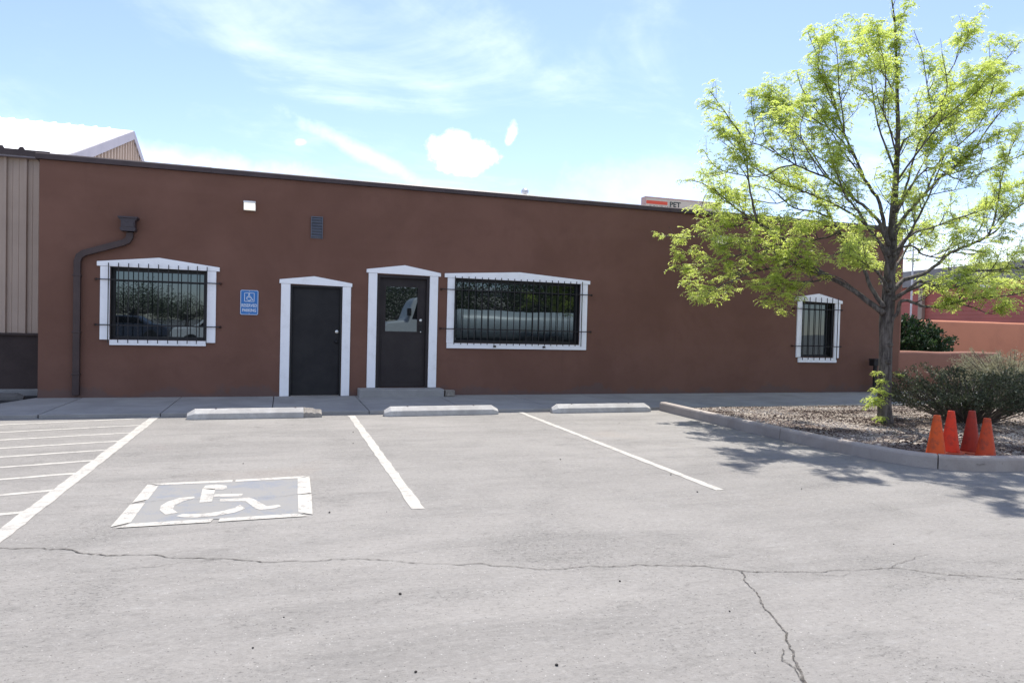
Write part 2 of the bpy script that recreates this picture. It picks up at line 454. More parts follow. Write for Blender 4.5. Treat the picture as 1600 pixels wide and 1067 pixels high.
M['chips'] = surf('bark_and_gravel', (0.3, 0.27, 0.24), 0.9, 0.2, build=f_tint([(0.05, 0.033, 0.028), (0.085, 0.058, 0.049), (0.16, 0.12, 0.102), (0.28, 0.235, 0.20), (0.46, 0.41, 0.36)]))
M['bark'] = surf('locust_bark', (0.1, 0.09, 0.085), 0.9, 0.2, build=f_bark)
M['stem'] = surf('shrub_stems', (0.12, 0.10, 0.085), 0.9, 0.2, build=mottled((0.09, 0.07, 0.06), (0.17, 0.145, 0.125), 9, 60, 0.2))
M['leaf'] = leaf_mat('fresh_locust_leaves', [(0.44, 0.53, 0.11), (0.53, 0.62, 0.15), (0.62, 0.69, 0.22)], 0.62, (1.0, 1.0, 0.85))
M['shrub'] = leaf_mat('dull_green_leaves', [(0.034, 0.041, 0.023), (0.066, 0.082, 0.044), (0.135, 0.148, 0.09)], 0.25)
M['grey_shrub'] = leaf_mat('grey_green_leaves', [(0.22, 0.215, 0.13), (0.32, 0.31, 0.20), (0.42, 0.40, 0.27)], 0.3)
M['hedge'] = leaf_mat('deep_green_leaves', [(0.012, 0.026, 0.012), (0.026, 0.058, 0.02), (0.06, 0.11, 0.035)], 0.25)
M['oak'] = leaf_mat('mid_green_leaves', [(0.03, 0.045, 0.018), (0.06, 0.085, 0.03), (0.10, 0.12, 0.045)], 0.3)


def cone_mat(name, c0, c1):
    return surf(name, c0, 0.6, 0.25, build=mottled(c0, c1, 11, 60, 0.08, 0.003, 1.0, 0.46, 0.66))


M['cone_a'] = cone_mat('sun_faded_orange_vinyl', (0.64, 0.095, 0.02), (0.36, 0.07, 0.03))
M['cone_b'] = cone_mat('bright_red_orange_vinyl', (0.68, 0.05, 0.018), (0.42, 0.045, 0.025))
M['cone_c'] = cone_mat('dark_red_vinyl', (0.34, 0.035, 0.018), (0.22, 0.03, 0.02))
M['cone_d'] = cone_mat('dusty_orange_vinyl', (0.50, 0.065, 0.02), (0.26, 0.05, 0.028))
M['cone_base'] = cone_mat('scuffed_cone_base', (0.45, 0.10, 0.05), (0.30, 0.11, 0.08))
M['pebble'] = surf('dark_pebble', (0.03, 0.028, 0.027), 0.9, 0.2, build=mottled((0.02, 0.019, 0.018), (0.05, 0.046, 0.043), 60, 200, 0.2))
M['car_white'] = surf('white_car_paint', (0.75, 0.75, 0.75), 0.25, 0.5, build=mottled((0.76, 0.76, 0.76), (0.70, 0.70, 0.70), 1, 40, 0.01))
M['car_grey'] = surf('grey_tank_paint', (0.42, 0.46, 0.46), 0.35, 0.5, build=mottled((0.40, 0.44, 0.44), (0.48, 0.52, 0.52), 1, 40, 0.02))
M['car_dark'] = surf('dark_car_paint', (0.05, 0.06, 0.09), 0.25, 0.5, build=mottled((0.05, 0.06, 0.09), (0.06, 0.07, 0.10), 1, 40, 0.01))
M['tyre'] = surf('tyre_rubber', (0.02, 0.02, 0.02), 0.85, 0.3, build=mottled((0.018, 0.018, 0.018), (0.03, 0.03, 0.03), 8, 60, 0.1))
M['pale_wall'] = surf('pale_render', (0.55, 0.5, 0.43), 0.9, 0.2, build=mottled((0.55, 0.5, 0.43), (0.47, 0.43, 0.37), 0.7, 40, 0.05))


def lamp_mat():
    m = surf('lit_lens', (0.85, 0.84, 0.80), 0.35, 0.4, build=mottled((0.86, 0.85, 0.81), (0.80, 0.79, 0.75), 10, 60, 0.02))
    b = m.node_tree.nodes['Principled BSDF']
    b.inputs['Emission Color'].default_value = (1.0, 0.95, 0.82, 1)
    b.inputs['Emission Strength'].default_value = 0.42
    return m


M['lens'] = lamp_mat()

# ------------------------------------------------------------------ mesh helpers
ORG = {}


class MB:
    """collects shapes in world coordinates and links them as ONE mesh object"""
    def __init__(self):
        self.v, self.f, self.tint = [], [], []

    def face(self, pts, tint=None):
        i = len(self.v)
        self.v += [tuple(p) for p in pts]
        self.f.append(tuple(range(i, i + len(pts))))
        if tint is not None:
            self.tint.append(tint)

    def box(self, x0, x1, y0, y1, z0, z1):
        i = len(self.v)
        self.v += [(x0, y0, z0), (x1, y0, z0), (x1, y1, z0), (x0, y1, z0), (x0, y0, z1), (x1, y0, z1), (x1, y1, z1), (x0, y1, z1)]
        self.f += [tuple(i + k for k in q) for q in ((0, 3, 2, 1), (4, 5, 6, 7), (0, 1, 5, 4), (1, 2, 6, 5), (2, 3, 7, 6), (3, 0, 4, 7))]
        return self

    def prism(self, poly, axis, a, b):
        """poly: 2-D outline; axis 'x','y','z' is the extrusion axis from a to b"""
        def put(p, q):
            return {'x': (q, p[0], p[1]), 'y': (p[0], q, p[1]), 'z': (p[0], p[1], q)}[axis]
        n = len(poly)
        i = len(self.v)
        self.v += [put(p, a) for p in poly] + [put(p, b) for p in poly]
        self.f.append(tuple(range(i, i + n))[::-1])
        self.f.append(tuple(range(i + n, i + 2 * n)))
        for k in range(n):
            k2 = (k + 1) % n
            self.f.append((i + k, i + k2, i + n + k2, i + n + k))
        return self

    def loft(self, rings, cap=True, closed=True):
        i = len(self.v)
        n = len(rings[0])
        for r in rings:
            self.v += [tuple(p) for p in r]
        for k in range(len(rings) - 1):
            for j in range(n if closed else n - 1):
                j2 = (j + 1) % n
                self.f.append((i + k * n + j, i + k * n + j2, i + (k + 1) * n + j2, i + (k + 1) * n + j))
        if cap:
            self.f.append(tuple(range(i, i + n))[::-1])
            self.f.append(tuple(range(i + (len(rings) - 1) * n, i + len(rings) * n)))
        return self

    def tube(self, path, radii, n=8, cap=True, squash=None):
        if not hasattr(radii, '__len__'):
            radii = [radii] * len(path)
        P = [Vector(p) for p in path]
        rings = []
        up = None
        for k, p in enumerate(P):
            tg = (P[min(k + 1, len(P) - 1)] - P[max(k - 1, 0)]).normalized()
            if up is None:
                up = tg.orthogonal().normalized()
            else:
                up = (up - tg * up.dot(tg))
                up = up.normalized() if up.length > 1e-5 else tg.orthogonal().normalized()
            s = tg.cross(up)
            rings.append([p + (up * math.cos(2 * math.pi * j / n) + s * math.sin(2 * math.pi * j / n)) * radii[k] for j in range(n)])
        return self.loft(rings, cap)

    def lathe(self, c, prof, n=24, axis='z'):
        rings = []
        for r, h in prof:
            ring = []
            for j in range(n):
                a = 2 * math.pi * j / n
                p = (r * math.cos(a), r * math.sin(a), h)
                if axis == 'y':
                    p = (p[0], p[2], p[1])
                if axis == 'x':
                    p = (p[2], p[0], p[1])
                ring.append((c[0] + p[0], c[1] + p[1], c[2] + p[2]))
            rings.append(ring)
        return self.loft(rings)

    def build(self, name, mat, parent=None, origin=None, bevel=0.0, smooth=False, segs=2, fix=True):
        if origin is None:
            origin = ORG[parent.name] if parent else (0, 0, 0)
        me = bpy.data.meshes.new(name)
        ox, oy, oz = origin
        me.from_pydata([(x - ox, y - oy, z - oz) for x, y, z in self.v], [], self.f)
        if self.tint and len(self.tint) == len(self.f):
            at = me.attributes.new('tint', 'FLOAT', 'FACE')
            at.data.foreach_set('value', self.tint)
        if fix:
            bm = bmesh.new()
            bm.from_mesh(me)
            bmesh.ops.recalc_face_normals(bm, faces=bm.faces)
            bm.to_mesh(me)
            bm.free()
        if smooth:
            me.shade_smooth()
        me.materials.append(mat)
        o = bpy.data.objects.new(name, me)
        COL.objects.link(o)
        if parent:
            o.parent = parent
            po = ORG[parent.name]
            o.location = (ox - po[0], oy - po[1], oz - po[2])
        else:
            o.location = origin
        ORG[o.name] = tuple(origin)
        if bevel:
            md = o.modifiers.new('bevel', 'BEVEL')
            md.width = bevel
            md.segments = segs
            md.limit_method = 'ANGLE'
            md.angle_limit = math.radians(35)
        return o


def tag(o, label=None, cat=None, group=None, kind=None):
    for k, q in (('label', label), ('category', cat), ('group', group), ('kind', kind)):
        if q:
            o[k] = q
    return o


def thing(name, loc, label, cat, group=None):
    o = bpy.data.objects.new(name, None)
    o.empty_display_size = 0.2
    COL.objects.link(o)
    o.location = loc
    ORG[o.name] = tuple(loc)
    return tag(o, label, cat, group)


def copy_tree(o, parent=None):
    c = o.copy()
    COL.objects.link(c)
    if parent:
        c.parent = parent
    ORG[c.name] = ORG[o.name]
    for ch in list(o.children):
        copy_tree(ch, c)
    return c


def structure(o):
    o['kind'] = 'structure'
    return o


def text_polys(txt, height, width=None):
    """mesh faces of a line of text in its own plane, fitted to a height (and width), centred"""
    cu = bpy.data.curves.new('lettering', 'FONT')
    cu.body = txt
    cu.align_x = 'CENTER'
    cu.resolution_u = 3
    cu.offset = 0.022
    ob = bpy.data.objects.new('lettering', cu)
    me = bpy.data.meshes.new_from_object(ob)
    vs_ = [v.co.copy() for v in me.vertices]
    x0, x1 = min(v.x for v in vs_), max(v.x for v in vs_)
    y0, y1 = min(v.y for v in vs_), max(v.y for v in vs_)
    sy = height / (y1 - y0)
    sx = (width / (x1 - x0)) if width else sy
    pts = [((v.x - (x0 + x1) / 2) * sx, (v.y - (y0 + y1) / 2) * sy) for v in vs_]
    fs = [tuple(p.vertices) for p in me.polygons]
    bpy.data.objects.remove(ob)
    bpy.data.curves.remove(cu)
    bpy.data.meshes.remove(me)
    return pts, fs


def put_text(mb, txt, cx, y, cz, height, width=None, tilt=0.0):
    pts, fs = text_polys(txt, height, width)
    i = len(mb.v)
    mb.v += [(cx + p[0], y, cz + p[1] + p[0] * tilt) for p in pts]
    mb.f += [tuple(i + k for k in f) for f in fs]

# ------------------------------------------------------------------ ground and paving
WY = 13.42                       # face of the brown building
mb = MB()
mb.face([(-500, -400, 0), (500, -400, 0), (500, 700, 0), (-500, 700, 0)])
structure(mb.build('ground', M['asphalt']))


def walk_edge(x):
    return 11.22 - 0.0125 * (x + 4.0)


mb = MB()
joints = [-3.19, -1.66, -0.13, 1.32, 2.88, 4.42, 5.95, 7.5, 9.0, 10.55, 12.1, 13.65, 15.2, 17.0]
for a, b in zip(joints, joints[1:]):
    mb.prism([(a + 0.006, walk_edge(a)), (b - 0.006, walk_edge(b)), (b - 0.006, WY + 0.05), (a + 0.006, WY + 0.05)], 'z', -0.1, 0.05)
mb.prism([(-4.12, walk_edge(-4.12)), (-3.202, walk_edge(-3.19)), (-3.202, WY + 0.05), (-3.86, WY + 0.05), (-3.9, 13.36), (-4.12, 12.66)], 'z', -0.1, 0.05)
mb.prism([(-9, 11.31), (-4.126, walk_edge(-4.12)), (-4.126, 12.66), (-9, 12.62)], 'z', -0.1, 0.05)
structure(mb.build('sidewalk', M['sidewalk'], bevel=0.008))
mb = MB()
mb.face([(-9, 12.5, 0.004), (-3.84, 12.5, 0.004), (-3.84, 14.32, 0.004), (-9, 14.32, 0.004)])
structure(mb.build('painted_shade_patch', M['shade_asphalt']))  # dark sheet painted in for the shade beside the tan wall


def stripe(p, q, w, mat=M['paint_fresh'], z=0.0030, name='stall_line', jag=0.007):
    P, Q = Vector((*p, 0)), Vector((*q, 0))
    n = max(4, int((Q - P).length / 0.12))
    dr = (Q - P).normalized()
    s = Vector((-dr.y, dr.x, 0))
    L, R_ = [], []
    for k in range(n + 1):
        c = P.lerp(Q, k / n)
        L.append(c + s * (w / 2 + random.uniform(-jag, jag)))
        R_.append(c - s * (w / 2 + random.uniform(-jag, jag)))
    m_ = MB()
    for k in range(n):
        m_.face([(*R_[k].xy, z), (*R_[k + 1].xy, z), (*L[k + 1].xy, z), (*L[k].xy, z)])
    return structure(m_.build(name, mat, fix=False))


stripe((-1.72, 4.6), (-1.72, 11.28), 0.115)
stripe((1.03, 5.38), (1.03, 10.95), 0.10)
stripe((3.80, 5.42), (3.80, 11.05), 0.085)
for y in (11.05, 10.34, 9.68, 9.06, 8.48, 7.88, 7.27, 6.60, 5.92):
    stripe((-1.77, y), (-5.2, y - 3.43 * 0.272), 0.075, z=0.0022, name='hatch_line')

# wheelchair parking symbol: stencilled frame, faded blue field, white figure
mb = MB()
mb.face([(-1.0, 5.42, 0.0032), (0.17, 5.42, 0.0032), (0.17, 6.65, 0.0032), (-1.0, 6.65, 0.0032)])
structure(mb.build('blue_symbol_field', M['blue_paint'], fix=False))
FIG = dict(
    torso=[(-0.62, 6.42), (-0.517, 6.37), (-0.505, 5.93), (-0.595, 5.93)],
    head=[(-0.62, 6.413), (-0.608, 6.518), (-0.518, 6.544), (-0.438, 6.482), (-0.425, 6.382), (-0.456, 6.336), (-0.537, 6.35)],
    arm=[(-0.516, 6.185), (-0.288, 6.155), (-0.295, 6.068), (-0.508, 6.095)],
    seat=[(-0.452, 6.002), (-0.237, 6.016), (-0.254, 5.897), (-0.447, 5.931)],
    shin=[(-0.237, 6.016), (-0.197, 5.96), (-0.092, 5.70), (-0.138, 5.602), (-0.181, 5.671), (-0.254, 5.897)],
    foot=[(-0.092, 5.70), (-0.009, 5.734), (0.015, 5.684), (-0.034, 5.625), (-0.138, 5.602)],
    w1=[(-0.657, 6.137), (-0.645, 6.086), (-0.724, 5.992), (-0.76, 6.116)], w2=[(-0.724, 5.992), (-0.765, 5.876), (-0.829, 6.015), (-0.76, 6.116)],
    w3=[(-0.765, 5.876), (-0.759, 5.759), (-0.85, 5.758), (-0.861, 5.889), (-0.829, 6.015)], w4=[(-0.759, 5.759), (-0.711, 5.653), (-0.79, 5.615), (-0.85, 5.758)],
    b1=[(-0.713, 5.558), (-0.676, 5.609), (-0.62, 5.592), (-0.566, 5.485), (-0.665, 5.515)], b2=[(-0.62, 5.592), (-0.537, 5.581), (-0.442, 5.495), (-0.566, 5.485)],
    b3=[(-0.537, 5.581), (-0.422, 5.62), (-0.318, 5.564), (-0.442, 5.495)], b4=[(-0.422, 5.62), (-0.327, 5.704), (-0.248, 5.665), (-0.318, 5.564)],
    b5=[(-0.327, 5.704), (-0.291, 5.796), (-0.248, 5.665)])
FRAME = [[(-1.08, 6.66), (-0.985, 6.595), (-0.987, 6.12), (-1.083, 6.03)], [(-1.087, 5.975), (-0.99, 6.01), (-0.988, 5.46), (-1.095, 5.365)],
         [(-1.058, 6.69), (-0.4, 6.703), (-0.4, 6.615), (-0.983, 6.615)], [(-0.375, 6.705), (0.246, 6.745), (0.16, 6.655), (-0.375, 6.62)],
         [(0.155, 6.65), (0.261, 6.725), (0.252, 6.065), (0.142, 6.045)], [(0.144, 6.015), (0.253, 6.035), (0.236, 5.389), (0.137, 5.473)],
         [(-1.062, 5.333), (-0.979, 5.425), (-0.45, 5.425), (-0.462, 5.34)], [(-0.407, 5.425), (0.12, 5.44), (0.205, 5.352), (-0.41, 5.34)]]
mb = MB()
for poly in list(FIG.values()) + FRAME:
    mb.face([(x, y, 0.0052) for x, y in poly])
structure(mb.build('white_symbol_paint', M['paint'], fix=False))


# cracks in the asphalt: jagged ribbons lying on the surface
def crack(pts, w0, w1, seed, name='asphalt_crack', rough=0.035, z=0.0042):
    rnd = random.Random(seed)
    P = [Vector((*p, 0)) for p in pts]
    for it in range(5):
        Q = [P[0]]
        for a, b in zip(P, P[1:]):
            dv = b - a
            off = Vector((-dv.y, dv.x, 0)) * rnd.uniform(-1, 1) * (rough * 2.2 if it < 2 else rough * 3.5)
            Q += [(a + b) / 2 + off, b]
        P = Q
    m_ = MB()
    n = len(P)
    prev = None
    for k, p in enumerate(P):
        tg = (P[min(k + 1, n - 1)] - P[max(k - 1, 0)]).normalized()
        s = Vector((-tg.y, tg.x, 0))
        w = 0.8 * (w0 + (w1 - w0) * k / n) * rnd.choice((0.35, 0.6, 0.8, 1.0, 1.0, 1.5)) * 0.5
        cur = (p + s * w, p - s * w)
        if prev:
            m_.face([(*prev[1].xy, z), (*cur[1].xy, z), (*cur[0].xy, z), (*prev[0].xy, z)])
        prev = cur
    structure(m_.build(name, M['crack'], fix=False))


CR1 = [(-2.6, 5.45), (-1.63, 5.04), (-1.05, 4.78), (-0.49, 4.57), (0.24, 4.34), (0.79, 4.16), (1.49, 3.87), (1.79, 3.86), (2.11, 3.81), (2.67, 3.55),
       (2.93, 3.47), (3.16, 3.41), (3.62, 3.37), (3.87, 3.18), (4.26, 3.01), (5.2, 2.7)]
crack(CR1[:5], 0.012, 0.009, 1)
crack(CR1[4:10], 0.007, 0.008, 2)
crack(CR1[9:], 0.008, 0.007, 3)
crack([(2.65, 3.55), (2.51, 3.2), (2.42, 3.0), (2.34, 2.76), (2.22, 2.57), (2.14, 2.45), (2.06, 2.3)], 0.010, 0.013, 4)
crack([(2.20, 2.62), (2.12, 2.53), (2.13, 2.46), (2.02, 2.28)], 0.006, 0.007, 5)
crack([(3.62, 3.37), (3.85, 3.45), (4.1, 3.52)], 0.004, 0.003, 6)
crack([(-0.9, 4.45), (-0.55, 4.5), (-0.3, 4.52)], 0.004, 0.003, 7)
crack([(-1.5, 6.02), (-1.05, 6.03), (-0.4, 6.0), (0.2, 6.03), (0.9, 5.95)], 0.004, 0.003, 8, z=0.0062)
crack([(3.05, 3.40), (3.2, 3.33), (3.3, 3.36)], 0.005, 0.003, 9)
crack([(2.7, 9.2), (3.6, 8.3), (4.4, 7.9), (5.1, 7.3)], 0.006, 0.004, 10)
crack([(0.2, 7.4), (0.8, 7.2), (1.6, 7.3), (2.3, 7.0), (3.0, 7.1)], 0.005, 0.003, 11)

# kerb of the planting bed: straight run, then the curve, three castings with open joints
KP = [(6.40, 11.02), (6.39, 10.4), (6.38, 9.6), (6.39, 8.8), (6.41, 8.0), (6.44, 7.3), (6.47, 6.8), (6.54, 6.35), (6.66, 5.98), (6.86, 5.73), (7.15, 5.58), (7.6, 5.49),
      (8.2, 5.45), (9.2, 5.44), (11.0, 5.46), (14.0, 5.5)]


def smooth_path(P, n=5):
    out = []
    for k in range(len(P) - 1):
        p0, p1, p2, p3 = P[max(k - 1, 0)], P[k], P[k + 1], P[min(k + 2, len(P) - 1)]
        for j in range(n):
            u = j / n
            out.append(tuple(0.5 * ((2 * b) + (-a + c) * u + (2 * a - 5 * b + 4 * c - e) * u * u + (-a + 3 * b - 3 * c + e) * u ** 3)
                             for a, b, c, e in zip(p0, p1, p2, p3)))
    out.append(P[-1])
    return out


KS = smooth_path(KP)
cuts = [0]
for k in range(1, len(KS) - 1):
    for jy, jx in ((7.95, None), (None, 6.80)):
        if jy and KS[k - 1][1] > jy >= KS[k][1]:
            cuts.append(k)
        if jx and KS[k - 1][0] < jx <= KS[k][0] and KS[k][1] < 6:
            cuts.append(k)
cuts.append(len(KS) - 1)
mb = MB()
for a, b in zip(cuts, cuts[1:]):
    rings = []
    for k in range(a, b + 1):
        x, y = KS[k]
        q0, q1 = KS[max(k - 1, 0)], KS[min(k + 1, len(KS) - 1)]
        tg = Vector((q1[0] - q0[0], q1[1] - q0[1])).normalized()
        nx, ny = -tg.y, tg.x                       # towards the bed
        if k == a and a:
            x, y = x + tg.x * 0.006, y + tg.y * 0.006
        if k == b and b < len(KS) - 1:
            x, y = x - tg.x * 0.006, y - tg.y * 0.006
        w = 0.15
        rise = 0.15
        prof = [(0.0, -0.1), (0.012, rise - 0.03), (0.022, rise - 0.009), (0.045, rise), (w - 0.02, rise), (w, rise - 0.02), (w, -0.1)]
        rings.append([(x + nx * o, y + ny * o, h) for o, h in prof])
    mb.loft(rings)
structure(mb.build('kerb', M['kerb']))


# planting bed: a lumpy sheet inside the kerb
def bed_z(x, y):
    z = 0.085 + 0.035 * math.exp(-((x - 8.7) ** 2 + (y - 8.3) ** 2) / 3.0)
    z -= 0.055 * max(0.0, min(1.0, (y - 9.6) / 1.3))
    z += 0.02 * mnoise.noise((x * 1.3, y * 1.3, 0)) + 0.008 * mnoise.noise((x * 6, y * 6, 3))
    return max(0.015, z)


def kerb_x(y):
    """inner edge of the kerb at a given y (straight part)"""
    best = 6.4
    for (xa, ya), (xb, yb) in zip(KS, KS[1:]):
        if (ya - y) * (yb - y) <= 0 and ya != yb:
            return xa + (xb - xa) * (y - ya) / (yb - ya)
    return best


mb = MB()
rows = []
NY, NX = 70, 110
for j in range(NY + 1):
    y = 5.56 + (11.05 - 5.56) * j / NY
    x0 = kerb_x(y) + 0.13 if y > 5.6 else 7.15
    row = []
    for i in range(NX + 1):
        u = (i / NX) ** 1.3
        x = x0 + (17.0 - x0) * u
        row.append((x, min(y, walk_edge(x) - 0.002), bed_z(x, y)))
    rows.append(row)
for j in range(NY):
    for i in range(NX):
        mb.face([rows[j][i], rows[j][i + 1], rows[j + 1][i + 1], rows[j + 1][i]])
structure(mb.build('planting_bed', M['bed'], fix=False, smooth=True))

rnd = random.Random(11)
mb = MB()
k = 0
while k < 17000:
    y = rnd.uniform(5.58, 11.0)
    x = rnd.uniform(6.5, 12.5)
    if x < kerb_x(y) + 0.15 or y < 5.45 + 0.17:
        continue
    if rnd.random() > (1.0 if x < 10.5 else 0.5):
        continue
    k += 1
    z = bed_z(x, y)
    big = rnd.random()
    a = rnd.uniform(0.008, 0.018) * (1.9 if big > 0.95 else 1)
    bq = a * rnd.uniform(0.3, 0.8)
    c = a * rnd.uniform(0.25, 0.55)
    rz, tl = rnd.uniform(0, 6.28), rnd.uniform(-0.5, 0.5)
    dark = 1.5 * mnoise.noise((x * 1.1, y * 1.6, 5)) + 0.15 + rnd.uniform(-0.5, 0.5)
    tint = min(1.0, max(0.0, 0.58 - 0.85 * dark + rnd.uniform(-0.15, 0.15) + (0.25 if y > 10.2 else 0)))
    ca, sa = math.cos(rz), math.sin(rz)
    top = []
    bot = []
    for (ux, uy) in ((-1, -1), (1, -1), (1, 1), (-1, 1)):
        px, py = ux * a * rnd.uniform(0.7, 1), uy * bq * rnd.uniform(0.7, 1)
        dz_ = px * math.sin(tl)
        bot.append((x + px * ca - py * sa, y + px * sa + py * ca, z - 0.004 + dz_))
        px *= 0.75
        py *= 0.75
        top.append((x + px * ca - py * sa, y + px * sa + py * ca, z + c + dz_))
    mb.face(top, tint)
    for q in range(4):
        mb.face([bot[q], bot[(q + 1) % 4], top[(q + 1) % 4], top[q]], tint)
tag(mb.build('mulch', M['chips'], fix=False), 'loose bark mulch and gravel spread under the tree inside the kerb', 'mulch', kind='stuff')

# ------------------------------------------------------------------ the brown building
BX0, BX1, BZ = -3.83, 14.42, 4.0
bld = thing('brown_building', (5.3, WY, 0.05), 'long low brown stucco building with white trimmed barred windows and two dark doors', 'building')
HOLES = [(-2.78, -1.28, 1.04, 2.27), (0.13, 1.05, 0.052, 2.085), (1.69, 2.69, 0.2, 2.345), (3.19, 5.86, 1.08, 2.345), (11.47, 12.41, 0.88, 2.18)]
mb = MB()
xs = sorted({BX0, BX1} | {h[0] for h in HOLES} | {h[1] for h in HOLES})
zs = sorted({-0.05, BZ} | {h[2] for h in HOLES} | {h[3] for h in HOLES})
TH = 0.22
for a, b in zip(xs, xs[1:]):
    for c, e in zip(zs, zs[1:]):
        mx_, mz_ = (a + b) / 2, (c + e) / 2
        if any(h[0] < mx_ < h[1] and h[2] < mz_ < h[3] for h in HOLES):
            continue
        mb.face([(a, WY, c), (b, WY, c), (b, WY, e), (a, WY, e)])
for h in HOLES:
    x0, x1, z0, z1 = h
    y0, y1 = WY, WY + TH
    mb.face([(x0, y0, z0), (x0, y0, z1), (x0, y1, z1), (x0, y1, z0)])
    mb.face([(x1, y0, z0), (x1, y1, z0), (x1, y1, z1), (x1, y0, z1)])
    mb.face([(x0, y0, z1), (x1, y0, z1), (x1, y1, z1), (x0, y1, z1)])
    mb.face([(x0, y0, z0), (x0, y1, z0), (x1, y1, z0), (x1, y0, z0)])
BY1 = 24.0
mb.face([(BX0, WY, -0.05), (BX0, WY, BZ), (BX0, BY1, BZ), (BX0, BY1, -0.05)])
mb.face([(BX1, WY, -0.05), (BX1, BY1, -0.05), (BX1, BY1, BZ), (BX1, WY, BZ)])
mb.face([(BX0, BY1, -0.05), (BX0, BY1, BZ), (BX1, BY1, BZ), (BX1, BY1, -0.05)])
mb.build('wall', M['stucco'], bld, fix=False)
mb = MB()
mb.box(BX0 + 0.2, BX1 - 0.2, WY + 0.25, BY1 - 0.2, 3.6, 3.78)
rf = mb.build('roof', M['roofing'], bld)
mb = MB().tube([(5.82, 17.0, 3.7), (5.82, 17.0, 4.80)], 0.045, 10)
mb.lathe((5.82, 17.0, 4.79), [(0.05, 0), (0.095, 0.03), (0.095, 0.10), (0.05, 0.15), (0.0, 0.16)], 14)
mb.build('roof_vent', M['galv'], rf)
# parapet flashing: lengths of folded metal with lapped joints
mb = MB()
cx_ = [BX0 - 0.05, -1.25, 1.8, 4.85, 7.9, 10.95, BX1 + 0.05]
for k, (a, b) in enumerate(zip(cx_, cx_[1:])):
    e = 0.0 if k % 2 else 0.004
    mb.prism([(WY - 0.045 - e, BZ - 0.02), (WY - 0.040 - e, BZ + 0.06), (WY - 0.02, BZ + 0.078 + e), (WY + 0.26, BZ + 0.075 + e), (WY + 0.26, BZ - 0.05)], 'x', a, b + (0.02 if not k % 2 else 0))
mb.box(BX0 - 0.05, BX0 + 0.2, WY + 0.262, BY1, BZ - 0.05, BZ + 0.07)
mb.box(BX1 - 0.2, BX1 + 0.05, WY + 0.262, BY1, BZ - 0.05, BZ + 0.07)
mb.box(BX0 + 0.202, BX1 - 0.202, BY1 - 0.25, BY1, BZ - 0.05, BZ + 0.07)
mb.build('parapet_cap', M['cap'], bld)


def header(parent, pts):
    mb = MB()
    mb.prism(pts, 'y', WY - 0.040, WY + 0.003)
    return mb.build('header_trim', M['trim'], parent, bevel=0.004)


def board(parent, name, x0, x1, z0, z1, y0=None, slant=0.0):
    mb = MB()
    mb.prism([(x0, z0), (x1, z0 + slant), (x1, z1), (x0, z1)], 'y', y0 or WY - 0.032, WY + 0.003)
    return mb.build(name, M['trim'], parent, bevel=0.004)


def make_window(hole, bars_x, bar_z, flat_z, flat_x, clips=()):
    x0, x1, z0, z1 = hole
    f = 0.055
    yf = WY + 0.10
    mb = MB()
    mb.box(x0 + 0.004, x0 + f, yf, yf + 0.07, z0 + 0.004, z1 - 0.004)
    mb.box(x1 - f, x1 - 0.004, yf, yf + 0.07, z0 + 0.004, z1 - 0.004)
    mb.box(x0 + f + 0.001, x1 - f - 0.001, yf, yf + 0.07, z0 + 0.004, z0 + f)
    mb.box(x0 + f + 0.001, x1 - f - 0.001, yf, yf + 0.07, z1 - f - 0.01, z1 - 0.004)
    # black lining of the opening
    mb.box(x0 + 0.002, x0 + 0.012, WY + 0.004, yf - 0.002, z0 + 0.002, z1 - 0.002)
    mb.box(x1 - 0.012, x1 - 0.002, WY + 0.004, yf - 0.002, z0 + 0.002, z1 - 0.002)
    mb.box(x0 + 0.013, x1 - 0.013, WY + 0.004, yf - 0.002, z1 - 0.014, z1 - 0.002)
    mb.box(x0 + 0.013, x1 - 0.013, WY + 0.004, yf - 0.002, z0 + 0.002, z0 + 0.014)
    w = mb.build('window', M['black_frame'], bld)
    MB().box(x0 + f - 0.01, x1 - f + 0.01, yf + 0.03, yf + 0.042, z0 + f - 0.01, z1 - f).build('pane', M['glass'], w)
    g = MB()
    yb = WY - 0.085
    rr = random.Random(int(x0 * 100))
    for bx in bars_x:
        j = rr.uniform(-0.004, 0.004)
        g.box(bx - 0.0065 + j, bx + 0.0065 + j, yb, yb + 0.013, bar_z[0] + rr.uniform(-0.006, 0.006), bar_z[1] + rr.uniform(-0.006, 0.006))
    for fz in flat_z:
        g.box(flat_x[0], flat_x[1], yb + 0.0135, yb + 0.0195, fz - 0.0085, fz + 0.0085)
    for bx, bz_ in clips:
        g.box(bx - 0.022, bx + 0.022, yb + 0.002, WY - 0.034, bz_ - 0.018, bz_ + 0.018)
    gr = g.build('security_grille', M['iron'], w)
    for fz in flat_z:
        for s, fx in ((-1, flat_x[0]), (1, flat_x[1])):
            k = MB()
            k.box(fx - 0.008, fx + 0.008, yb + 0.021, WY, fz - 0.016, fz + 0.016)
            k.lathe((fx + s * 0.012, WY, fz), [(0.022, -0.01), (0.022, 0.0)], 10, 'y')
            k.build('wall_bracket', M['rust'], w)
    return w


w1 = make_window(HOLES[0], [-2.80 + 0.153 * k for k in range(11)], (0.985, 2.335), (2.05, 1.285), (-2.99, -1.06))
header(w1, [(-2.98, 2.275), (-1.07, 2.265), (-1.07, 2.335), (-2.04, 2.455), (-2.98, 2.35)])
board(w1, 'side_trim', -2.93, -2.786, 1.035, 2.272)
board(w1, 'side_trim', -1.275, -1.125, 1.005, 2.263)
board(w1, 'sill_trim', -2.783, -1.278, 0.945, 1.034)

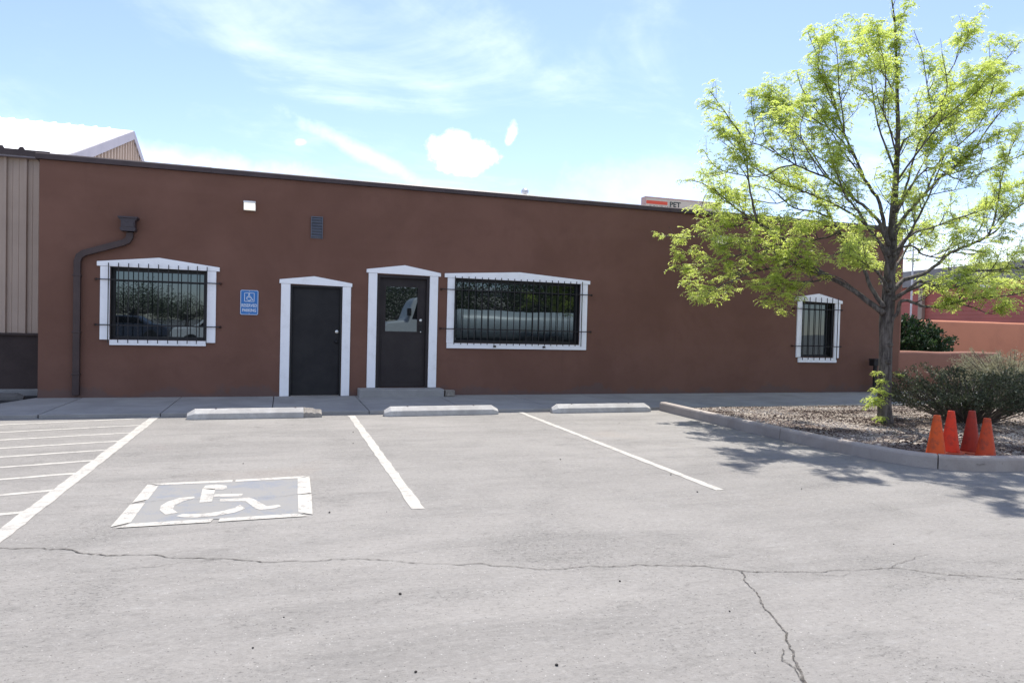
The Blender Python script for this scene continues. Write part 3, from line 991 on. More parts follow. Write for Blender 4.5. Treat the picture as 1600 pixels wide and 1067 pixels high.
w2 = make_window(HOLES[3], [3.185 + 0.1348 * k for k in range(21)], (1.045, 2.375), (2.115, 1.35), (2.93, 6.11), ((4.02, 1.02), (5.07, 1.02)))
header(w2, [(2.985, 2.348), (6.07, 2.335), (6.07, 2.405), (4.52, 2.515), (2.985, 2.425)])
board(w2, 'side_trim', 3.045, 3.185, 1.074, 2.345)
board(w2, 'side_trim', 5.866, 6.02, 1.066, 2.333)
board(w2, 'sill_trim', 3.05, 6.02, 0.97, 1.0715)

w3 = make_window(HOLES[4], [11.475 + 0.163 * k for k in range(7)], (0.815, 2.275), (2.0, 1.135), (11.23, 12.60))
header(w3, [(11.25, 2.185), (12.62, 2.150), (12.62, 2.215), (11.93, 2.365), (11.25, 2.26)])
board(w3, 'side_trim', 11.34, 11.466, 0.875, 2.178)
board(w3, 'side_trim', 12.415, 12.565, 0.865, 2.150)
board(w3, 'sill_trim', 11.40, 12.505, 0.755, 0.863)

# left door: plain charcoal slab
mb = MB()
x0, x1, z0, z1 = HOLES[1]
mb.box(x0 + 0.035, x1 - 0.035, WY + 0.055, WY + 0.10, z0 + 0.008, z1 - 0.035)
dr = mb.build('door', M['door_black'], bld, bevel=0.003)
mb = MB()
mb.box(x0 + 0.003, x0 + 0.032, WY + 0.004, WY + 0.12, z0, z1 - 0.003)
mb.box(x1 - 0.032, x1 - 0.003, WY + 0.004, WY + 0.12, z0, z1 - 0.003)
mb.box(x0 + 0.033, x1 - 0.033, WY + 0.004, WY + 0.12, z1 - 0.032, z1 - 0.003)
mb.build('door_frame', M['black_frame'], dr)
mb = MB().lathe((0.965, WY + 0.057, 1.245), [(0.032, 0.0), (0.030, -0.012), (0.016, -0.016), (0.014, -0.024), (0.0, -0.026)], 16, 'y')
mb.build('deadbolt', M['steel'], dr)
mb = MB().lathe((0.955, WY + 0.057, 1.06), [(0.036, 0.0), (0.034, -0.01), (0.012, -0.014), (0.012, -0.04), (0.026, -0.05), (0.027, -0.068), (0.0, -0.075)], 16, 'y')
mb.build('door_knob', M['iron'], dr, smooth=True)
for hz in (0.30, 1.05, 1.82):
    MB().lathe((x0 + 0.038, WY + 0.05, hz), [(0.0, 0.0), (0.008, 0.0), (0.008, 0.10), (0.0, 0.10)], 10).build('hinge', M['iron'], dr)
MB().box(x0 + 0.034, x1 - 0.034, WY + 0.02, WY + 0.12, z0, z0 + 0.007).build('threshold', M['steel'], dr)
header(dr, [(-0.065, 2.105), (1.225, 2.085), (1.225, 2.15), (0.54, 2.255), (-0.065, 2.175)])
board(dr, 'side_trim', -0.035, 0.126, 0.053, 2.102)
board(dr, 'side_trim', 1.054, 1.205, 0.053, 2.085)

# right door: half-glazed, on the concrete step
mb = MB()
x0, x1, z0, z1 = HOLES[2]
a, b = x0 + 0.055, x1 - 0.055
y0, y1 = WY + 0.06, WY + 0.105
gx0, gx1, gz0, gz1 = 1.865, 2.475, 1.275, 2.13
mb.box(a, gx0, y0, y1, z0 + 0.012, z1 - 0.055)
mb.box(gx1, b, y0, y1, z0 + 0.012, z1 - 0.055)
mb.box(gx0 + 0.0005, gx1 - 0.0005, y0, y1, z0 + 0.012, gz0)
mb.box(gx0 + 0.0005, gx1 - 0.0005, y0, y1, gz1, z1 - 0.055)
for q in ((gx0 - 0.03, gx0 - 0.002, gz0 - 0.03, gz1 + 0.03), (gx1 + 0.002, gx1 + 0.03, gz0 - 0.03, gz1 + 0.03)):
    mb.box(q[0], q[1], y0 - 0.008, y0 + 0.002, q[2], q[3])
mb.box(gx0 - 0.0015, gx1 + 0.0015, y0 - 0.008, y0 + 0.002, gz0 - 0.03, gz0 - 0.002)
mb.box(gx0 - 0.0015, gx1 + 0.0015, y0 - 0.008, y0 + 0.002, gz1 + 0.002, gz1 + 0.03)
mb.box(a + 0.05, b - 0.05, y0 - 0.006, y0 + 0.002, 0.30, 1.165)
dr2 = mb.build('door', M['door_brown'], bld)
mb = MB()
mb.box(x0 + 0.003, x0 + 0.052, WY - 0.01, WY + 0.12, z0, z1 - 0.003)
mb.box(x1 - 0.052, x1 - 0.003, WY - 0.01, WY + 0.12, z0, z1 - 0.003)
mb.box(x0 + 0.053, x1 - 0.053, WY - 0.01, WY + 0.12, z1 - 0.052, z1 - 0.003)
mb.build('door_frame', M['door_brown'], dr2)
MB().box(gx0 + 0.001, gx1 - 0.001, y0 + 0.015, y0 + 0.025, gz0 + 0.001, gz1 - 0.001).build('pane', M['glass'], dr2)
mb = MB().box(2.515, 2.575, y0 - 0.014, y0, 1.25, 1.44)
mb.tube([(2.545, y0 - 0.012, 1.30), (2.545, y0 - 0.055, 1.31), (2.545, y0 - 0.055, 1.40), (2.545, y0 - 0.012, 1.41)], 0.009, 8)
mb.build('door_handle', M['iron'], dr2)
mb = MB().lathe((2.545, y0, 1.495), [(0.030, 0.0), (0.028, -0.012), (0.014, -0.018), (0.0, -0.02)], 16, 'y')
mb.build('deadbolt', M['steel'], dr2)
MB().lathe((2.545, y0 - 0.014, 1.275), [(0.012, 0.0), (0.010, -0.008), (0.0, -0.009)], 12, 'y').build('keyhole', M['steel'], dr2)
header(dr2, [(1.485, 2.37), (2.905, 2.355), (2.905, 2.42), (2.20, 2.54), (1.485, 2.435)])
board(dr2, 'side_trim', 1.525, 1.686, 0.203, 2.367)
board(dr2, 'side_trim', 2.694, 2.855, 0.203, 2.355)

# louvred vent, rainwater pipe
mb = MB()
vx0, vx1, vz0, vz1 = 0.465, 0.675, 2.95, 3.35
mb.box(vx0, vx0 + 0.014, WY - 0.03, WY + 0.003, vz0, vz1)
mb.box(vx1 - 0.014, vx1, WY - 0.03, WY + 0.003, vz0, vz1)
mb.box(vx0 + 0.015, vx1 - 0.015, WY - 0.03, WY + 0.003, vz1 - 0.016, vz1)
mb.box(vx0 + 0.015, vx1 - 0.015, WY - 0.006, WY + 0.003, vz0, vz1 - 0.017)
ve = mb.build('vent', M['vent'], bld)
mb = MB()
for k in range(7):
    z = vz1 - 0.022 - k * 0.052
    mb.prism([(WY - 0.007, z), (WY - 0.036, z - 0.028), (WY - 0.036, z - 0.034), (WY - 0.007, z - 0.008)], 'x', vx0 + 0.016, vx1 - 0.016)
mb.build('louvre', M['vent'], ve)


def rect_pipe(mb, path, w, dp):
    """rectangular pipe in the plane of the wall, mitred at the bends"""
    rings = []
    n = len(path)
    for k, (x, z) in enumerate(path):
        q0, q1 = path[max(k - 1, 0)], path[min(k + 1, n - 1)]
        d0 = Vector((x - q0[0], z - q0[1])).normalized() if k else None
        d1 = Vector((q1[0] - x, q1[1] - z)).normalized() if k < n - 1 else None
        if d0 is None:
            d0 = d1
        if d1 is None:
            d1 = d0
        mt = (d0 + d1).normalized()
        nn = Vector((-mt.y, mt.x)) * (w / 2 / max(0.4, mt.dot(d0)))
        ya, yb = WY - 0.012 - dp, WY - 0.012
        rings.append([(x + nn.x, ya, z + nn.y), (x - nn.x, ya, z - nn.y), (x - nn.x, yb, z - nn.y), (x + nn.x, yb, z + nn.y)])
    mb.loft(rings)


mb = MB()
rect_pipe(mb, [(-2.485, 2.86), (-2.485, 2.78), (-2.52, 2.715), (-2.58, 2.68), (-3.16, 2.475), (-3.23, 2.42), (-3.26, 2.33), (-3.262, 0.22), (-3.262, 0.10)], 0.102, 0.075)
for z in (2.1, 1.15, 0.45):
    mb.box(-3.325, -3.20, WY - 0.092, WY, z - 0.014, z + 0.014)
dp = mb.build('downspout', M['brown_metal'], bld, bevel=0.006)
mb = MB()
hx = -2.50
mb.prism([(hx - 0.105, 2.87), (hx + 0.105, 2.87), (hx + 0.125, 2.915), (hx + 0.105, 2.93), (hx + 0.105, 3.045), (hx + 0.14, 3.075), (hx + 0.14, 3.11), (hx - 0.14, 3.11), (hx - 0.14, 3.075),
          (hx - 0.105, 3.045), (hx - 0.105, 2.93), (hx - 0.125, 2.915)], 'y', WY - 0.17, WY - 0.001)
mb.box(hx - 0.15, hx + 0.15, WY - 0.19, WY - 0.001, 3.085, 3.112)
mb.box(hx - 0.085, hx + 0.085, WY - 0.176, WY - 0.17, 2.94, 3.04)
mb.box(hx - 0.02, hx + 0.02, WY - 0.18, WY - 0.176, 3.02, 3.036)
mb.build('conductor_head', M['brown_metal_dark'], dp, bevel=0.004)

# concrete doorstep and the loose block beside it
mb = MB().box(1.36, 2.945, 13.05, WY + 0.12, 0.0, 0.199)
tag(mb.build('doorstep', M['sidewalk'], origin=(2.15, 13.2, 0.05), bevel=0.012), 'low grey concrete step under the half glazed door', 'step')
mb = MB().box(2.985, 3.175, 13.12, 13.30, 0.052, 0.17)
mb.box(3.02, 3.15, 13.10, 13.1195, 0.06, 0.14)
o = mb.build('concrete_block', M['rough_conc'], origin=(3.08, 13.2, 0.052), bevel=0.015)
tag(o, 'small rough concrete block beside the doorstep', 'block')


# wall pack lamps
def make_lamp(x, z, label, y=WY):
    r = thing('wall_lamp', (x, y, z), label, 'lamp', 'lamps on the brown wall')
    mb = MB()
    mb.prism([(y - 0.001, z + 0.085), (y - 0.001, z - 0.085), (y - 0.05, z - 0.085), (y - 0.06, z + 0.03), (y - 0.17, z + 0.03), (y - 0.165, z + 0.06), (y - 0.06, z + 0.085)], 'x', x - 0.10, x + 0.10)
    mb.build('housing', M['lamp_white'], r, bevel=0.006)
    mb = MB()
    mb.prism([(y - 0.062, z + 0.027), (y - 0.052, z - 0.08), (y - 0.12, z - 0.078), (y - 0.162, z + 0.027)], 'x', x - 0.092, x + 0.092)
    mb.build('lens', M['lens'], r, bevel=0.008)
    return r


la = make_lamp(-0.59, 3.455, 'white box lamp high on the wall above the blue parking sign')
lb = copy_tree(la)
lb.location = (9.2, WY, 3.45)
lb['label'] = 'white box lamp on the wall half hidden behind the tree leaves'

# accessible parking sign
sg = thing('parking_sign', (-0.57, WY, 1.74), 'small blue reserved parking sign with white wheelchair symbol on the brown wall', 'sign')


def rrect(x0, x1, z0, z1, r, n=5):
    out = []
    for cx_, cz_, a0 in ((x1 - r, z1 - r, 0), (x0 + r, z1 - r, 90), (x0 + r, z0 + r, 180), (x1 - r, z0 + r, 270)):
        for k in range(n + 1):
            a = math.radians(a0 + 90 * k / n)
            out.append((cx_ + r * math.cos(a), cz_ + r * math.sin(a)))
    return out


SX, SZ, SW, SH = -0.572, 1.738, 0.305, 0.445
MB().prism(rrect(SX - SW / 2, SX + SW / 2, SZ - SH / 2, SZ + SH / 2, 0.028), 'y', WY - 0.012, WY - 0.006).build('plate', M['sign_blue'], sg)


def ring(mb, x0, x1, z0, z1, r, w, y):
    A = rrect(x0, x1, z0, z1, r)
    B = rrect(x0 + w, x1 - w, z0 + w, z1 - w, max(0.004, r - w))
    for k in range(len(A)):
        k2 = (k + 1) % len(A)
        mb.face([(A[k][0], y, A[k][1]), (A[k2][0], y, A[k2][1]), (B[k2][0], y, B[k2][1]), (B[k][0], y, B[k][1])])


mb = MB()
yy = WY - 0.0135
ring(mb, SX - SW / 2 + 0.004, SX + SW / 2 - 0.004, SZ - SH / 2 + 0.004, SZ + SH / 2 - 0.004, 0.026, 0.008, yy)
mb.build('border', M['sign_white'], sg, fix=False)
mb = MB()
ring(mb, SX - 0.085, SX + 0.085, 1.752, 1.912, 0.012, 0.009, yy)
for poly in FIG.values():
    mb.face([(SX + 0.01 + (x + 0.42) * 0.135, yy, 1.83 + (y - 6.0) * 0.125) for x, y in poly])
mb.build('wheelchair_symbol', M['sign_white'], sg, fix=False)
mb = MB()
put_text(mb, 'RESERVED', SX, yy, 1.685, 0.058, 0.262)
put_text(mb, 'PARKING', SX, yy, 1.600, 0.058, 0.232)
mb.build('lettering', M['sign_white'], sg, fix=False)
for z in (SZ + 0.2, SZ - 0.2):
    MB().lathe((SX, WY - 0.012, z), [(0.007, 0.0), (0.006, -0.004), (0.0, -0.005)], 10, 'y').build('bolt', M['steel'], sg)
MB().box(SX - 0.05, SX + 0.05, WY - 0.006, WY, SZ - 0.15, SZ + 0.15).build('backing', M['steel'], sg)

# ------------------------------------------------------------------ wheel stops
def make_stop(name, x0, x1, yf, mat, label, broken=False):
    L = x1 - x0
    r = thing(name, ((x0 + x1) / 2, yf + 0.09, 0.0), label, 'wheel stop', 'concrete wheel stops at the head of the stalls')
    prof = [(0.0, 0.0), (0.010, 0.080), (0.095, 0.140), (0.125, 0.142), (0.185, 0.080), (0.195, 0.0)]

    def station(x, sq, dz=0.0):
        return [(x, yf + 0.092 + (p - 0.092) * (1 - 0.35 * sq), max(0.0, h * (1 - 0.42 * sq) + (dz if h > 0.05 else 0))) for p, h in prof]
    mb = MB()
    rg = random.Random(int(x0 * 37) + 5)
    sts = [station(x0, 1.0), station(x0 + 0.10, 0.0)]
    n = 12
    xe = x1 - (0.30 if broken else 0.10)
    for k in range(1, n):
        sts.append(station(x0 + 0.10 + (xe - x0 - 0.10) * k / n, 0.0, rg.uniform(-0.0015, 0.0015)))
    sts.append(station(xe, 0.0))
    if not broken:
        sts.append(station(x1, 1.0))
    mb.loft(sts)
    mb.build('body', mat, r, bevel=0.006)
    if broken:
        mb = MB()
        rings = []
        for k in range(9):
            x = xe + 0.001 + 0.26 * k / 8
            s = 1.0 - 0.30 * (k / 8) ** 1.5
            rings.append([(x + rg.uniform(-0.012, 0.012), yf + 0.092 + (p - 0.092) * (0.98 - 0.2 * k / 8) + rg.uniform(-0.008, 0.008),
                           max(0.0, h * s + (rg.uniform(-0.016, 0.006) if h > 0.05 else 0))) for p, h in prof])
        mb.loft(rings)
        mb.build('broken_end', M['rough_conc'], r)
    for bx in (x0 + L * 0.2, x0 + L * 0.78):
        MB().lathe((bx, yf + 0.108, 0.1405), [(0.016, 0.0), (0.015, 0.004), (0.0, 0.006)], 10).build('pin', M['rust'], r)
    return r


s1 = make_stop('wheel_stop', -1.27, 0.62, 10.80, M['stop'], 'grey wheel stop in front of the left window and plain door, its right end broken', True)
s1.rotation_euler.z = 0.012
s2 = make_stop('wheel_stop', 1.51, 3.36, 10.80, M['stop'], 'grey concrete wheel stop in front of the half glazed door and its step')
s2.rotation_euler.z = 0.02
s3 = copy_tree(s2)
s3.location = (5.235, 10.93, 0.0)
s3.rotation_euler.z = 0.0
s3['label'] = 'grey concrete wheel stop ending beside the tip of the planting bed kerb'
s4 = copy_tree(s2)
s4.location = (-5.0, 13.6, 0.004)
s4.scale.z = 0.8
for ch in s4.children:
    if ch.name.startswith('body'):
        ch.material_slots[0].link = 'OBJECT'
        ch.material_slots[0].material = M['shade_conc']  # this stop's shade is painted by the darker concrete
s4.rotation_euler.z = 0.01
s4['label'] = 'weathered wheel stop, its concrete darkened for the shade below the tan metal wall'

# ------------------------------------------------------------------ tan metal building on the left
mtl = thing('metal_building', (-12.0, 14.3, 0.0), 'tan ribbed metal building with bright white gabled roof beside the brown building', 'building')
GX = -3.90
YE, ZE, YR, ZR = 14.3, 4.20, 20.45, 6.17
XL = -28.0


def ribs(u0, u1, step, first):
    """corrugated outline: list of (u, depth)"""
    out = [(u0, 0.0)]
    u = first
    while u < u1 - 0.05:
        out += [(u - 0.036, 0.0), (u - 0.024, 0.045), (u + 0.018, 0.045), (u + 0.030, 0.0)]
        for q in (0.095, 0.19):
            if u + q + 0.02 < u1:
                out += [(u + q - 0.012, 0.0), (u + q, 0.007), (u + q + 0.012, 0.0)]
        u += step
    out.append((u1, 0.0))
    return out


mb = MB()
pr = ribs(XL, GX - 0.02, 0.30, -4.28 - 0.30 * 78)
for (a, da), (b, db) in zip(pr, pr[1:]):
    mb.face([(a, YE - da, 1.10), (b, YE - db, 1.10), (b, YE - db, 4.15), (a, YE - da, 4.15)])
pr = ribs(YE + 0.02, 2 * YR - YE, 0.30, YE + 0.2)


def gz(y):
    return ZE + (ZR - ZE) * (1 - abs(y - YR) / (YR - YE)) - 0.06


for (a, da), (b, db) in zip(pr, pr[1:]):
    mb.face([(GX + 0.11 + da, a, 4.09), (GX + 0.11 + db, b, 4.09), (GX + 0.11 + db, b, max(4.1, gz(b))), (GX + 0.11 + da, a, max(4.1, gz(a)))])
mb.face([(GX, YE, 0), (GX, 2 * YR - YE, 0), (GX, 2 * YR - YE, 4.12), (GX, YE, 4.12)])
mb.face([(XL, YE, 0), (XL, YE, 4.15), (XL, 2 * YR - YE, 4.15), (XL, 2 * YR - YE, 0)])
mb.build('wall', M['siding'], mtl, fix=False)
MB().box(XL, GX - 0.012, YE + 0.01, YE + 0.2, 0.125, 1.095).build('wainscot', M['wainscot'], mtl)
MB().box(XL, GX - 0.012, YE - 0.06, YE + 0.2, 0.0, 0.12).build('footing', M['sidewalk'], mtl, bevel=0.01)
mb = MB().box(XL, GX - 0.022, YE - 0.05, YE - 0.001, 1.06, 1.098)
mb.build('base_trim', M['wainscot'], mtl)
# roof: two slopes with standing ribs
mb = MB()
TH_ = 0.05
for s in (1, -1):
    ye = YR - s * (YR - YE + 0.14)
    ze = ZE - 0.045 + 0.06
    mb.loft([[(XL - 0.2, ye, ze), (XL - 0.2, YR, ZR + 0.06), (XL - 0.2, YR, ZR), (XL - 0.2, ye, ze - TH_)],
             [(GX + 0.15, ye, ze), (GX + 0.15, YR, ZR + 0.06), (GX + 0.15, YR, ZR), (GX + 0.15, ye, ze - TH_)]])
    u = -4.3
    while u > XL:
        dy, dz_ = YR - ye, ZR + 0.06 - ze
        mb.loft([[(u - 0.03, ye, ze - 0.002), (u - 0.015, ye, ze + 0.035), (u + 0.015, ye, ze + 0.035), (u + 0.03, ye, ze - 0.002)],
                 [(u - 0.03, YR, ZR + 0.058), (u - 0.015, YR, ZR + 0.095), (u + 0.015, YR, ZR + 0.095), (u + 0.03, YR, ZR + 0.058)]])
        u -= 0.30
mb.build('roof', M['white_roof'], mtl)
# brown eave trim with notches over the ribs, pale soffit strip under it
mb = MB()
yt = YE - 0.165
mb.box(XL, GX + 0.02, yt - 0.02, yt, 4.145, 4.245)
u = -4.3
while u > XL:
    mb.prism([(u - 0.05, 4.2445), (u + 0.05, 4.2445), (u + 0.022, 4.29), (u - 0.022, 4.29)], 'y', yt - 0.019, yt - 0.001)
    u -= 0.30
mb.build('eave_trim', M['cap'], mtl)
MB().box(XL, GX - 0.04, yt + 0.001, YE - 0.032, 4.12, 4.144).build('soffit', M['siding_trim'], mtl)
for s in (1, -1):
    ye = YR - s * (YR - YE + 0.15)
    mb = MB()
    q = 0.21
    mb.prism([(ye, ZE - 0.05), (YR, ZR + 0.05), (YR, ZR + 0.05 - q), (ye, ZE - 0.05 - q)] if s == 1 else
             [(YR, ZR + 0.05), (ye, ZE - 0.05), (ye, ZE - 0.05 - q), (YR, ZR + 0.05 - q)], 'x', GX + 0.152, GX + 0.175)
    mb.build('rake_trim', M['siding_trim'], mtl)

# ------------------------------------------------------------------ shop sign standing behind the building
sn = thing('shop_sign', (18.4, 30.2, 0.0), 'large cream roadside sign with orange stripe and dark PET lettering beyond the roof', 'sign')
SX0, SX1, SY, SZ0, SZ1 = 16.36, 20.6, 30.0, 6.55, 7.73
MB().box(SX0 + 0.03, SX1 - 0.03, SY + 0.012, SY + 0.42, SZ0 + 0.03, SZ1 - 0.03).build('cabinet', M['sign_cream'], sn)
mb = MB()
mb.box(SX0, SX1, SY, SY + 0.43, SZ1 - 0.029, SZ1 + 0.03)
mb.box(SX0, SX1, SY, SY + 0.43, SZ0 - 0.03, SZ0 + 0.029)
mb.box(SX0, SX0 + 0.029, SY, SY + 0.43, SZ0 + 0.03, SZ1 - 0.03)
mb.box(SX1 - 0.029, SX1, SY, SY + 0.43, SZ0 + 0.03, SZ1 - 0.03)
mb.build('frame', M['sign_pink'], sn)
MB().box(SX0 + 0.06, SX0 + 1.20, SY + 0.004, SY + 0.011, 7.42, 7.58).build('stripe', M['sign_orange'], sn)
mb = MB()
put_text(mb, 'PET', SX0 + 1.63, SY + 0.004, 7.475, 0.25, 0.60)
put_text(mb, 'COMPANY', SX0 + 0.88, SY + 0.004, 7.235, 0.25, 1.45)
mb.build('lettering', M['sign_ink'], sn, fix=False)
for x in (17.3, 19.7):
    MB().tube([(x, 30.22, 0), (x, 30.22, 6.5)], 0.14, 14).build('post', M['galv'], sn)

# ------------------------------------------------------------------ stucco garden walls on the right
def stucco_wall(name, x0, x1, y0, y1, z, label, seed, mat='adobe'):
    rg = random.Random(seed)
    mb = MB()
    rings = []
    n = 60
    for k in range(n + 1):
        x = x0 + (x1 - x0) * k / n
        w = 0.02 * mnoise.noise((x * 0.8, seed, 0))
        zz_ = z + 0.018 * mnoise.noise((x * 0.9, seed, 4))
        r = 0.09
        rings.append([(x, y0 + w, -0.05), (x, y0 + w * 1.5, z * 0.5), (x, y0 + w, zz_ - r), (x, y0 + 0.027 + w, zz_ - 0.027), (x, y0 + r, zz_),
                      (x, y1 - r, zz_), (x, y1 - 0.027, zz_ - 0.027), (x, y1, zz_ - r), (x, y1, -0.05)])
    mb.loft(rings)
    o = mb.build(name, M[mat], origin=((x0 + x1) / 2, (y0 + y1) / 2, 0), smooth=True)
    return tag(o, label, 'wall')


stucco_wall('garden_wall', 13.9, 34.0, 16.0, 16.32, 1.92, 'tall rounded terracotta stucco wall in front of the red building', 3)
stucco_wall('garden_wall', BX1 + 0.004, 18.1, 13.62, 13.9, 1.05, 'low terracotta stucco wall running from the corner of the brown building', 9, 'low_adobe')
mb = MB()
mb.box(BX1 + 0.003, BX1 + 0.12, WY + 0.06, WY + 0.19, -0.05, 3.6)
mb.build('corner_pilaster', M['low_adobe'], bld, bevel=0.03)

# ------------------------------------------------------------------ red building far right: its long face runs away from the camera
red = thing('red_building', (36.0, 28.0, 0.0), 'long red lap sided building with grey fascia behind the terracotta wall', 'building')
P0, P1 = Vector((36.4, 42.0)), Vector((32.6, 18.0))
dv = (P1 - P0).normalized()
nv = Vector((dv.y, -dv.x))                         # towards the camera side
if nv.x > 0:
    nv = -nv
mb = MB()
z = 0.0
while z < 4.2:
    h = min(0.2, 4.2 - z)
    for P, Q in ((P0, P1),):
        lo = [P + nv * 0.022, Q + nv * 0.022]
        mb.face([(lo[0].x, lo[0].y, z), (lo[1].x, lo[1].y, z), (Q.x, Q.y, z + h), (P.x, P.y, z + h)])
        mb.face([(P.x, P.y, z), (Q.x, Q.y, z), (lo[1].x, lo[1].y, z), (lo[0].x, lo[0].y, z)])
    z += 0.2
B0, B1 = P0 - nv * 12, P1 - nv * 12
mb.face([(P1.x, P1.y, 0), (B1.x, B1.y, 0), (B1.x, B1.y, 4.2), (P1.x, P1.y, 4.2)])
mb.face([(P0.x, P0.y, 0), (B0.x, B0.y, 0), (B0.x, B0.y, 4.2), (P0.x, P0.y, 4.2)])
mb.face([(B0.x, B0.y, 0), (B1.x, B1.y, 0), (B1.x, B1.y, 4.2), (B0.x, B0.y, 4.2)])
mb.build('wall', M['red_siding'], red, fix=False)
mb = MB()
F = [P0 + nv * 0.35 - dv * 0.3, P1 + nv * 0.35 + dv * 0.3, P1 - nv * 12.3 + dv * 0.3, P0 - nv * 12.3 - dv * 0.3]
mb.prism([(p.x, p.y) for p in F], 'z', 4.21, 5.15)
mb.build('fascia', M['grey_fascia'], red, bevel=0.03)


def on_red(y, off):
    u = (y - P0.y) / dv.y
    return P0 + dv * u + nv * off


p = on_red(30.6, 0.14)
MB().box(p.x - 0.14, p.x + 0.1, p.y - 0.14, p.y + 0.14, 0, 4.205).build('corner_post', M['tan_post'], red, bevel=0.02)
p = on_red(26.3, 0.12)
mb = MB().box(p.x - 0.1, p.x + 0.1, p.y - 0.25, p.y + 0.25, 3.95, 4.12)
mb.build('soffit_lamp', M['lamp_white'], red, bevel=0.02)
mb = MB().tube([(24.2, 22.0, 0), (24.2, 22.0, 3.2), (24.2, 22.0, 7.5)], [0.04, 0.036, 0.025], 12)
mb.lathe((24.2, 22.0, 0.0), [(0.16, 0.0), (0.16, 0.03), (0.07, 0.05)], 16)
tag(mb.build('pole', M['galv'], origin=(24.2, 22.0, 0)), 'thin pale metal pole standing before the red building behind the tree', 'pole')

# ------------------------------------------------------------------ small utility post against the wall behind the tree
up = thing('utility_post', (13.46, 13.18, 0.05), 'short dark metal utility post by the wall behind the tree trunk', 'utility post')
MB().tube([(13.46, 13.18, 0.05), (13.46, 13.18, 0.71)], 0.045, 12).build('post', M['iron'], up)
mb = MB().box(13.35, 13.61, 13.10, 13.26, 0.70, 0.83)
mb.prism([(13.33, 0.832), (13.63, 0.832), (13.59, 0.87), (13.37, 0.87)], 'y', 13.08, 13.28)
mb.build('box', M['iron'], up, bevel=0.008)

# ------------------------------------------------------------------ traffic cones
CZ = 0.085


def make_cone(x, y, h, mat, label, tilt, hat=0.0):
    r = thing('traffic_cone', (x, y, CZ), label, 'traffic cone', 'traffic cones at the kerb')
    mb = MB()
    mb.lathe((x, y, CZ), [(0.108, 0.02), (0.102, 0.035), (0.098, 0.05), (0.046, h - 0.075), (0.037, h - 0.015), (0.034, h), (0.024, h + 0.002), (0.022, h - 0.03)], 28)
    mb.build('cone', mat, r, smooth=True)
    mb = MB().prism(rrect(x - 0.15, x + 0.15, y - 0.15, y + 0.15, 0.03), 'z', CZ - 0.004, CZ + 0.022)
    mb.build('base', M['cone_base'], r, bevel=0.005)
    r.rotation_euler = tilt
    return r


make_cone(7.018, 5.98, 0.475, M['cone_a'], 'sun faded orange traffic cone at the left end of the cone group', (0.01, -0.02, 0.2))
make_cone(7.443, 6.16, 0.495, M['cone_b'], 'bright red orange traffic cone tucked behind the leftmost cone', (0.0, 0.015, 0.6))
make_cone(7.739, 6.14, 0.495, M['cone_c'], 'darkest cone of the group, deep red and set back from the kerb', (0.01, 0.0, -0.2))
make_cone(7.546, 5.80, 0.455, M['cone_d'], 'dusty orange traffic cone at the right end of the group, closest to the kerb', (-0.01, 0.02, 0.05))

# ------------------------------------------------------------------ pebbles on the asphalt
PB = [(0.12, 5.40), (-0.38, 6.22), (0.36, 5.42), (0.03, 3.55), (0.78, 5.35), (0.62, 3.70), (0.82, 8.45), (-0.35, 7.45), (0.90, 9.3), (1.86, 3.58), (2.22, 3.05), (1.14, 2.75),
      (3.55, 5.40), (3.70, 6.10), (4.60, 5.30), (4.05, 3.75), (1.25, 6.1), (4.9, 9.6), (2.9, 7.05), (2.0, 5.0), (-0.10, 3.25), (0.55, 2.85), (2.05, 2.62)]
base_pb = None
rg = random.Random(4)
for i, (x, y) in enumerate(PB):
    if base_pb is None:
        bm = bmesh.new()
        bmesh.ops.create_icosphere(bm, subdivisions=2, radius=0.013)
        for v in bm.verts:
            v.co *= 1 + 0.35 * mnoise.noise(v.co * 70)
            v.co.z *= 0.7
        me = bpy.data.meshes.new('pebble')
        bm.to_mesh(me)
        bm.free()
        me.materials.append(M['pebble'])
        base_pb = bpy.data.objects.new('pebble', me)
        COL.objects.link(base_pb)
        tag(base_pb, 'tiny dark pebble lying loose on the grey asphalt', 'pebble', 'pebbles on the asphalt')
        o = base_pb
    else:
        o = base_pb.copy()
        COL.objects.link(o)
    s = rg.uniform(0.22, 0.6)
    o.scale = (s * rg.uniform(0.9, 1.4), s, s)
    o.rotation_euler.z = rg.uniform(0, 6.28)
    o.location = (x, y, 0.008 * s)

# ------------------------------------------------------------------ foliage helpers
def rand_dir(rg, zlo=-1.0, zhi=1.0):
    z = rg.uniform(zlo, zhi)
    a = rg.uniform(0, 2 * math.pi)
    s = math.sqrt(max(0.0, 1 - z * z))
    return Vector((s * math.cos(a), s * math.sin(a), z))


def leaf_quad(mb, p, ax, nrm, L, W, tint):
    ax = ax.normalized()
    sd_ = ax.cross(nrm)
    if sd_.length < 1e-4:
        sd_ = ax.orthogonal()
    sd_ = sd_.normalized() * (W / 2)
    mid = p + ax * (L * 0.5)
    mb.face([p, mid + sd_, p + ax * L, mid - sd_], tint)


